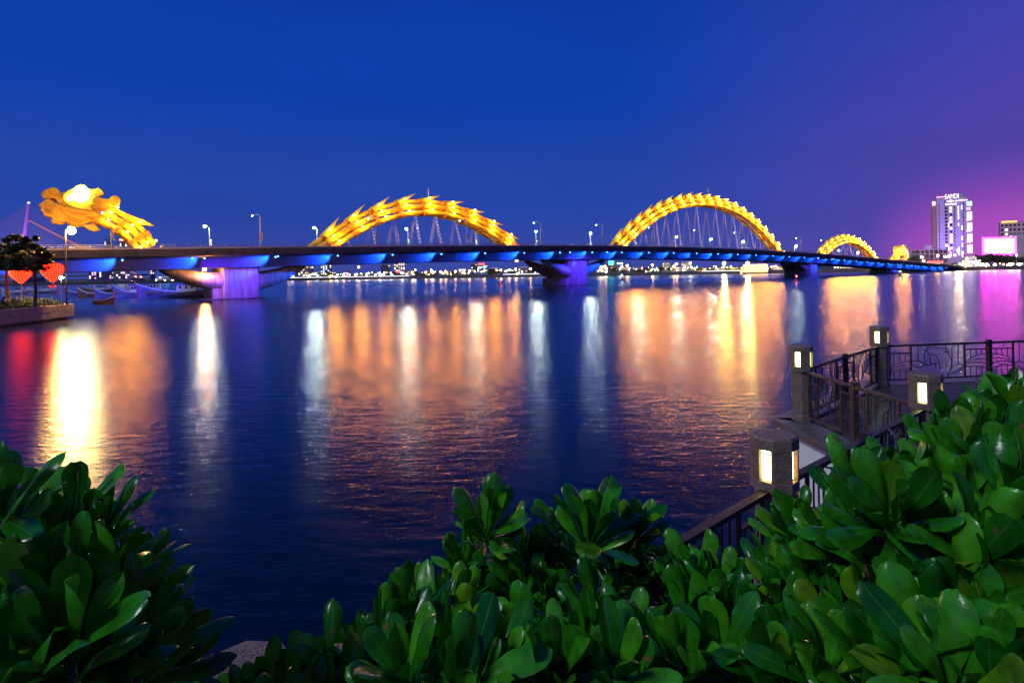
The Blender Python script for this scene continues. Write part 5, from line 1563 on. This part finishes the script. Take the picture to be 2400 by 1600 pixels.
shrub('shrub with the longest pale leaf below the lookout wall', fill([(1960, 1160, 1.45, 1.15), (2040, 1200, 1.2, 1.25), (2010, 1120, 1.7, 1.0), (2090, 1130, 1.6, 1.05), (1990, 1270, 1.3, 1.1), (2080, 1280, 1.2, 1.1), (2110, 1060, 1.9, 1.0), (2060, 1360, 1.25, 1.05)], 10), 110, n=16)
shrub('highest shrub against the paving at the right edge', fill([(2150, 1040, 1.8, 1.05), (2220, 1010, 1.7, 1.1), (2290, 1000, 1.75, 1.05), (2340, 960, 1.7, 1.1), (2200, 1090, 1.5, 1.1), (2270, 1090, 1.45, 1.1), (2350, 1060, 1.45, 1.1), (2300, 930, 2.0, .95)], 11, dz=(1.05, 1.2)), 111, n=16)
shrub('shrub with blue shining leaves at the right edge', fill([(2180, 1180, 1.3, 1.1), (2270, 1190, 1.25, 1.1), (2350, 1170, 1.2, 1.15), (2160, 1280, 1.2, 1.1), (2250, 1300, 1.1, 1.1), (2350, 1290, 1.1, 1.1), (2200, 1390, 1.1, 1.1), (2320, 1400, 1.05, 1.1)], 12), 112, n=16)
shrub('dark shrub at the bottom between bright young rosettes and right corner', fill([(1930, 1470, 1.25, 1.05), (2030, 1460, 1.2, 1.05), (1800, 1560, 1.15, 1.05), (1900, 1570, 1.05, 1.1), (2000, 1570, 1.0, 1.1), (2100, 1440, 1.2, 1.05)], 13), 113, n=16)
shrub('shrub filling the lower right corner of the view', fill([(2120, 1540, 1.0, 1.1), (2220, 1500, 1.0, 1.1), (2320, 1500, 1.0, 1.1), (2180, 1600, .9, 1.1), (2300, 1600, .9, 1.1)], 14), 114, n=16)

# ================================================================== tell look-alikes apart by their place in the row
def ordinal(n):
    ones = ['', 'first', 'second', 'third', 'fourth', 'fifth', 'sixth', 'seventh', 'eighth', 'ninth', 'tenth', 'eleventh', 'twelfth', 'thirteenth',
            'fourteenth', 'fifteenth', 'sixteenth', 'seventeenth', 'eighteenth', 'nineteenth']
    if n < 20: return ones[n]
    tens = {2: ('twenty', 'twentieth'), 3: ('thirty', 'thirtieth'), 4: ('forty', 'fortieth')}[n // 10]
    return tens[1] if n % 10 == 0 else tens[0] + '-' + ones[n % 10]
for grp, text in (('trees on the far shore', '%s dark rounded tree from the left on the far shore under the bridge'),
                  ('orange lamps along the far shore', '%s tall orange lamp from the left along the far shore'),
                  ('white lamps along the far shore', '%s tall white lamp from the left along the far shore'),
                  ('white lamps along the left far quay', '%s white lamp from the left edge in the row behind the boats'),
                  ('trees below the billboard', '%s dark tree from the left in the row below the glaring billboard'),
                  ('low trees beside the star lamp', '%s low round tree from the left beside the star bright lamp'),
                  ('trees right of the dragon tail', '%s leafy tree from the left right of the dragon tail'),
                  ('promenade lamps on the right bank, white', '%s tall white promenade lamp from the left on the right bank'),
                  ('promenade lamps on the right bank, warm', '%s orange promenade lamp from the left on the right bank'),
                  ('promenade lamps on the right bank, green', '%s greenish promenade lamp from the left on the right bank'),
                  ('padlocks on the right railing', '%s small padlock from the left on the right scrollwork railing')):
    obs = sorted([o for o in COL.objects if o.parent is None and o.get('group') == grp], key=lambda o: o.location.x / o.location.y)
    for i, o in enumerate(obs):
        o['label'] = text % ordinal(i + 1)
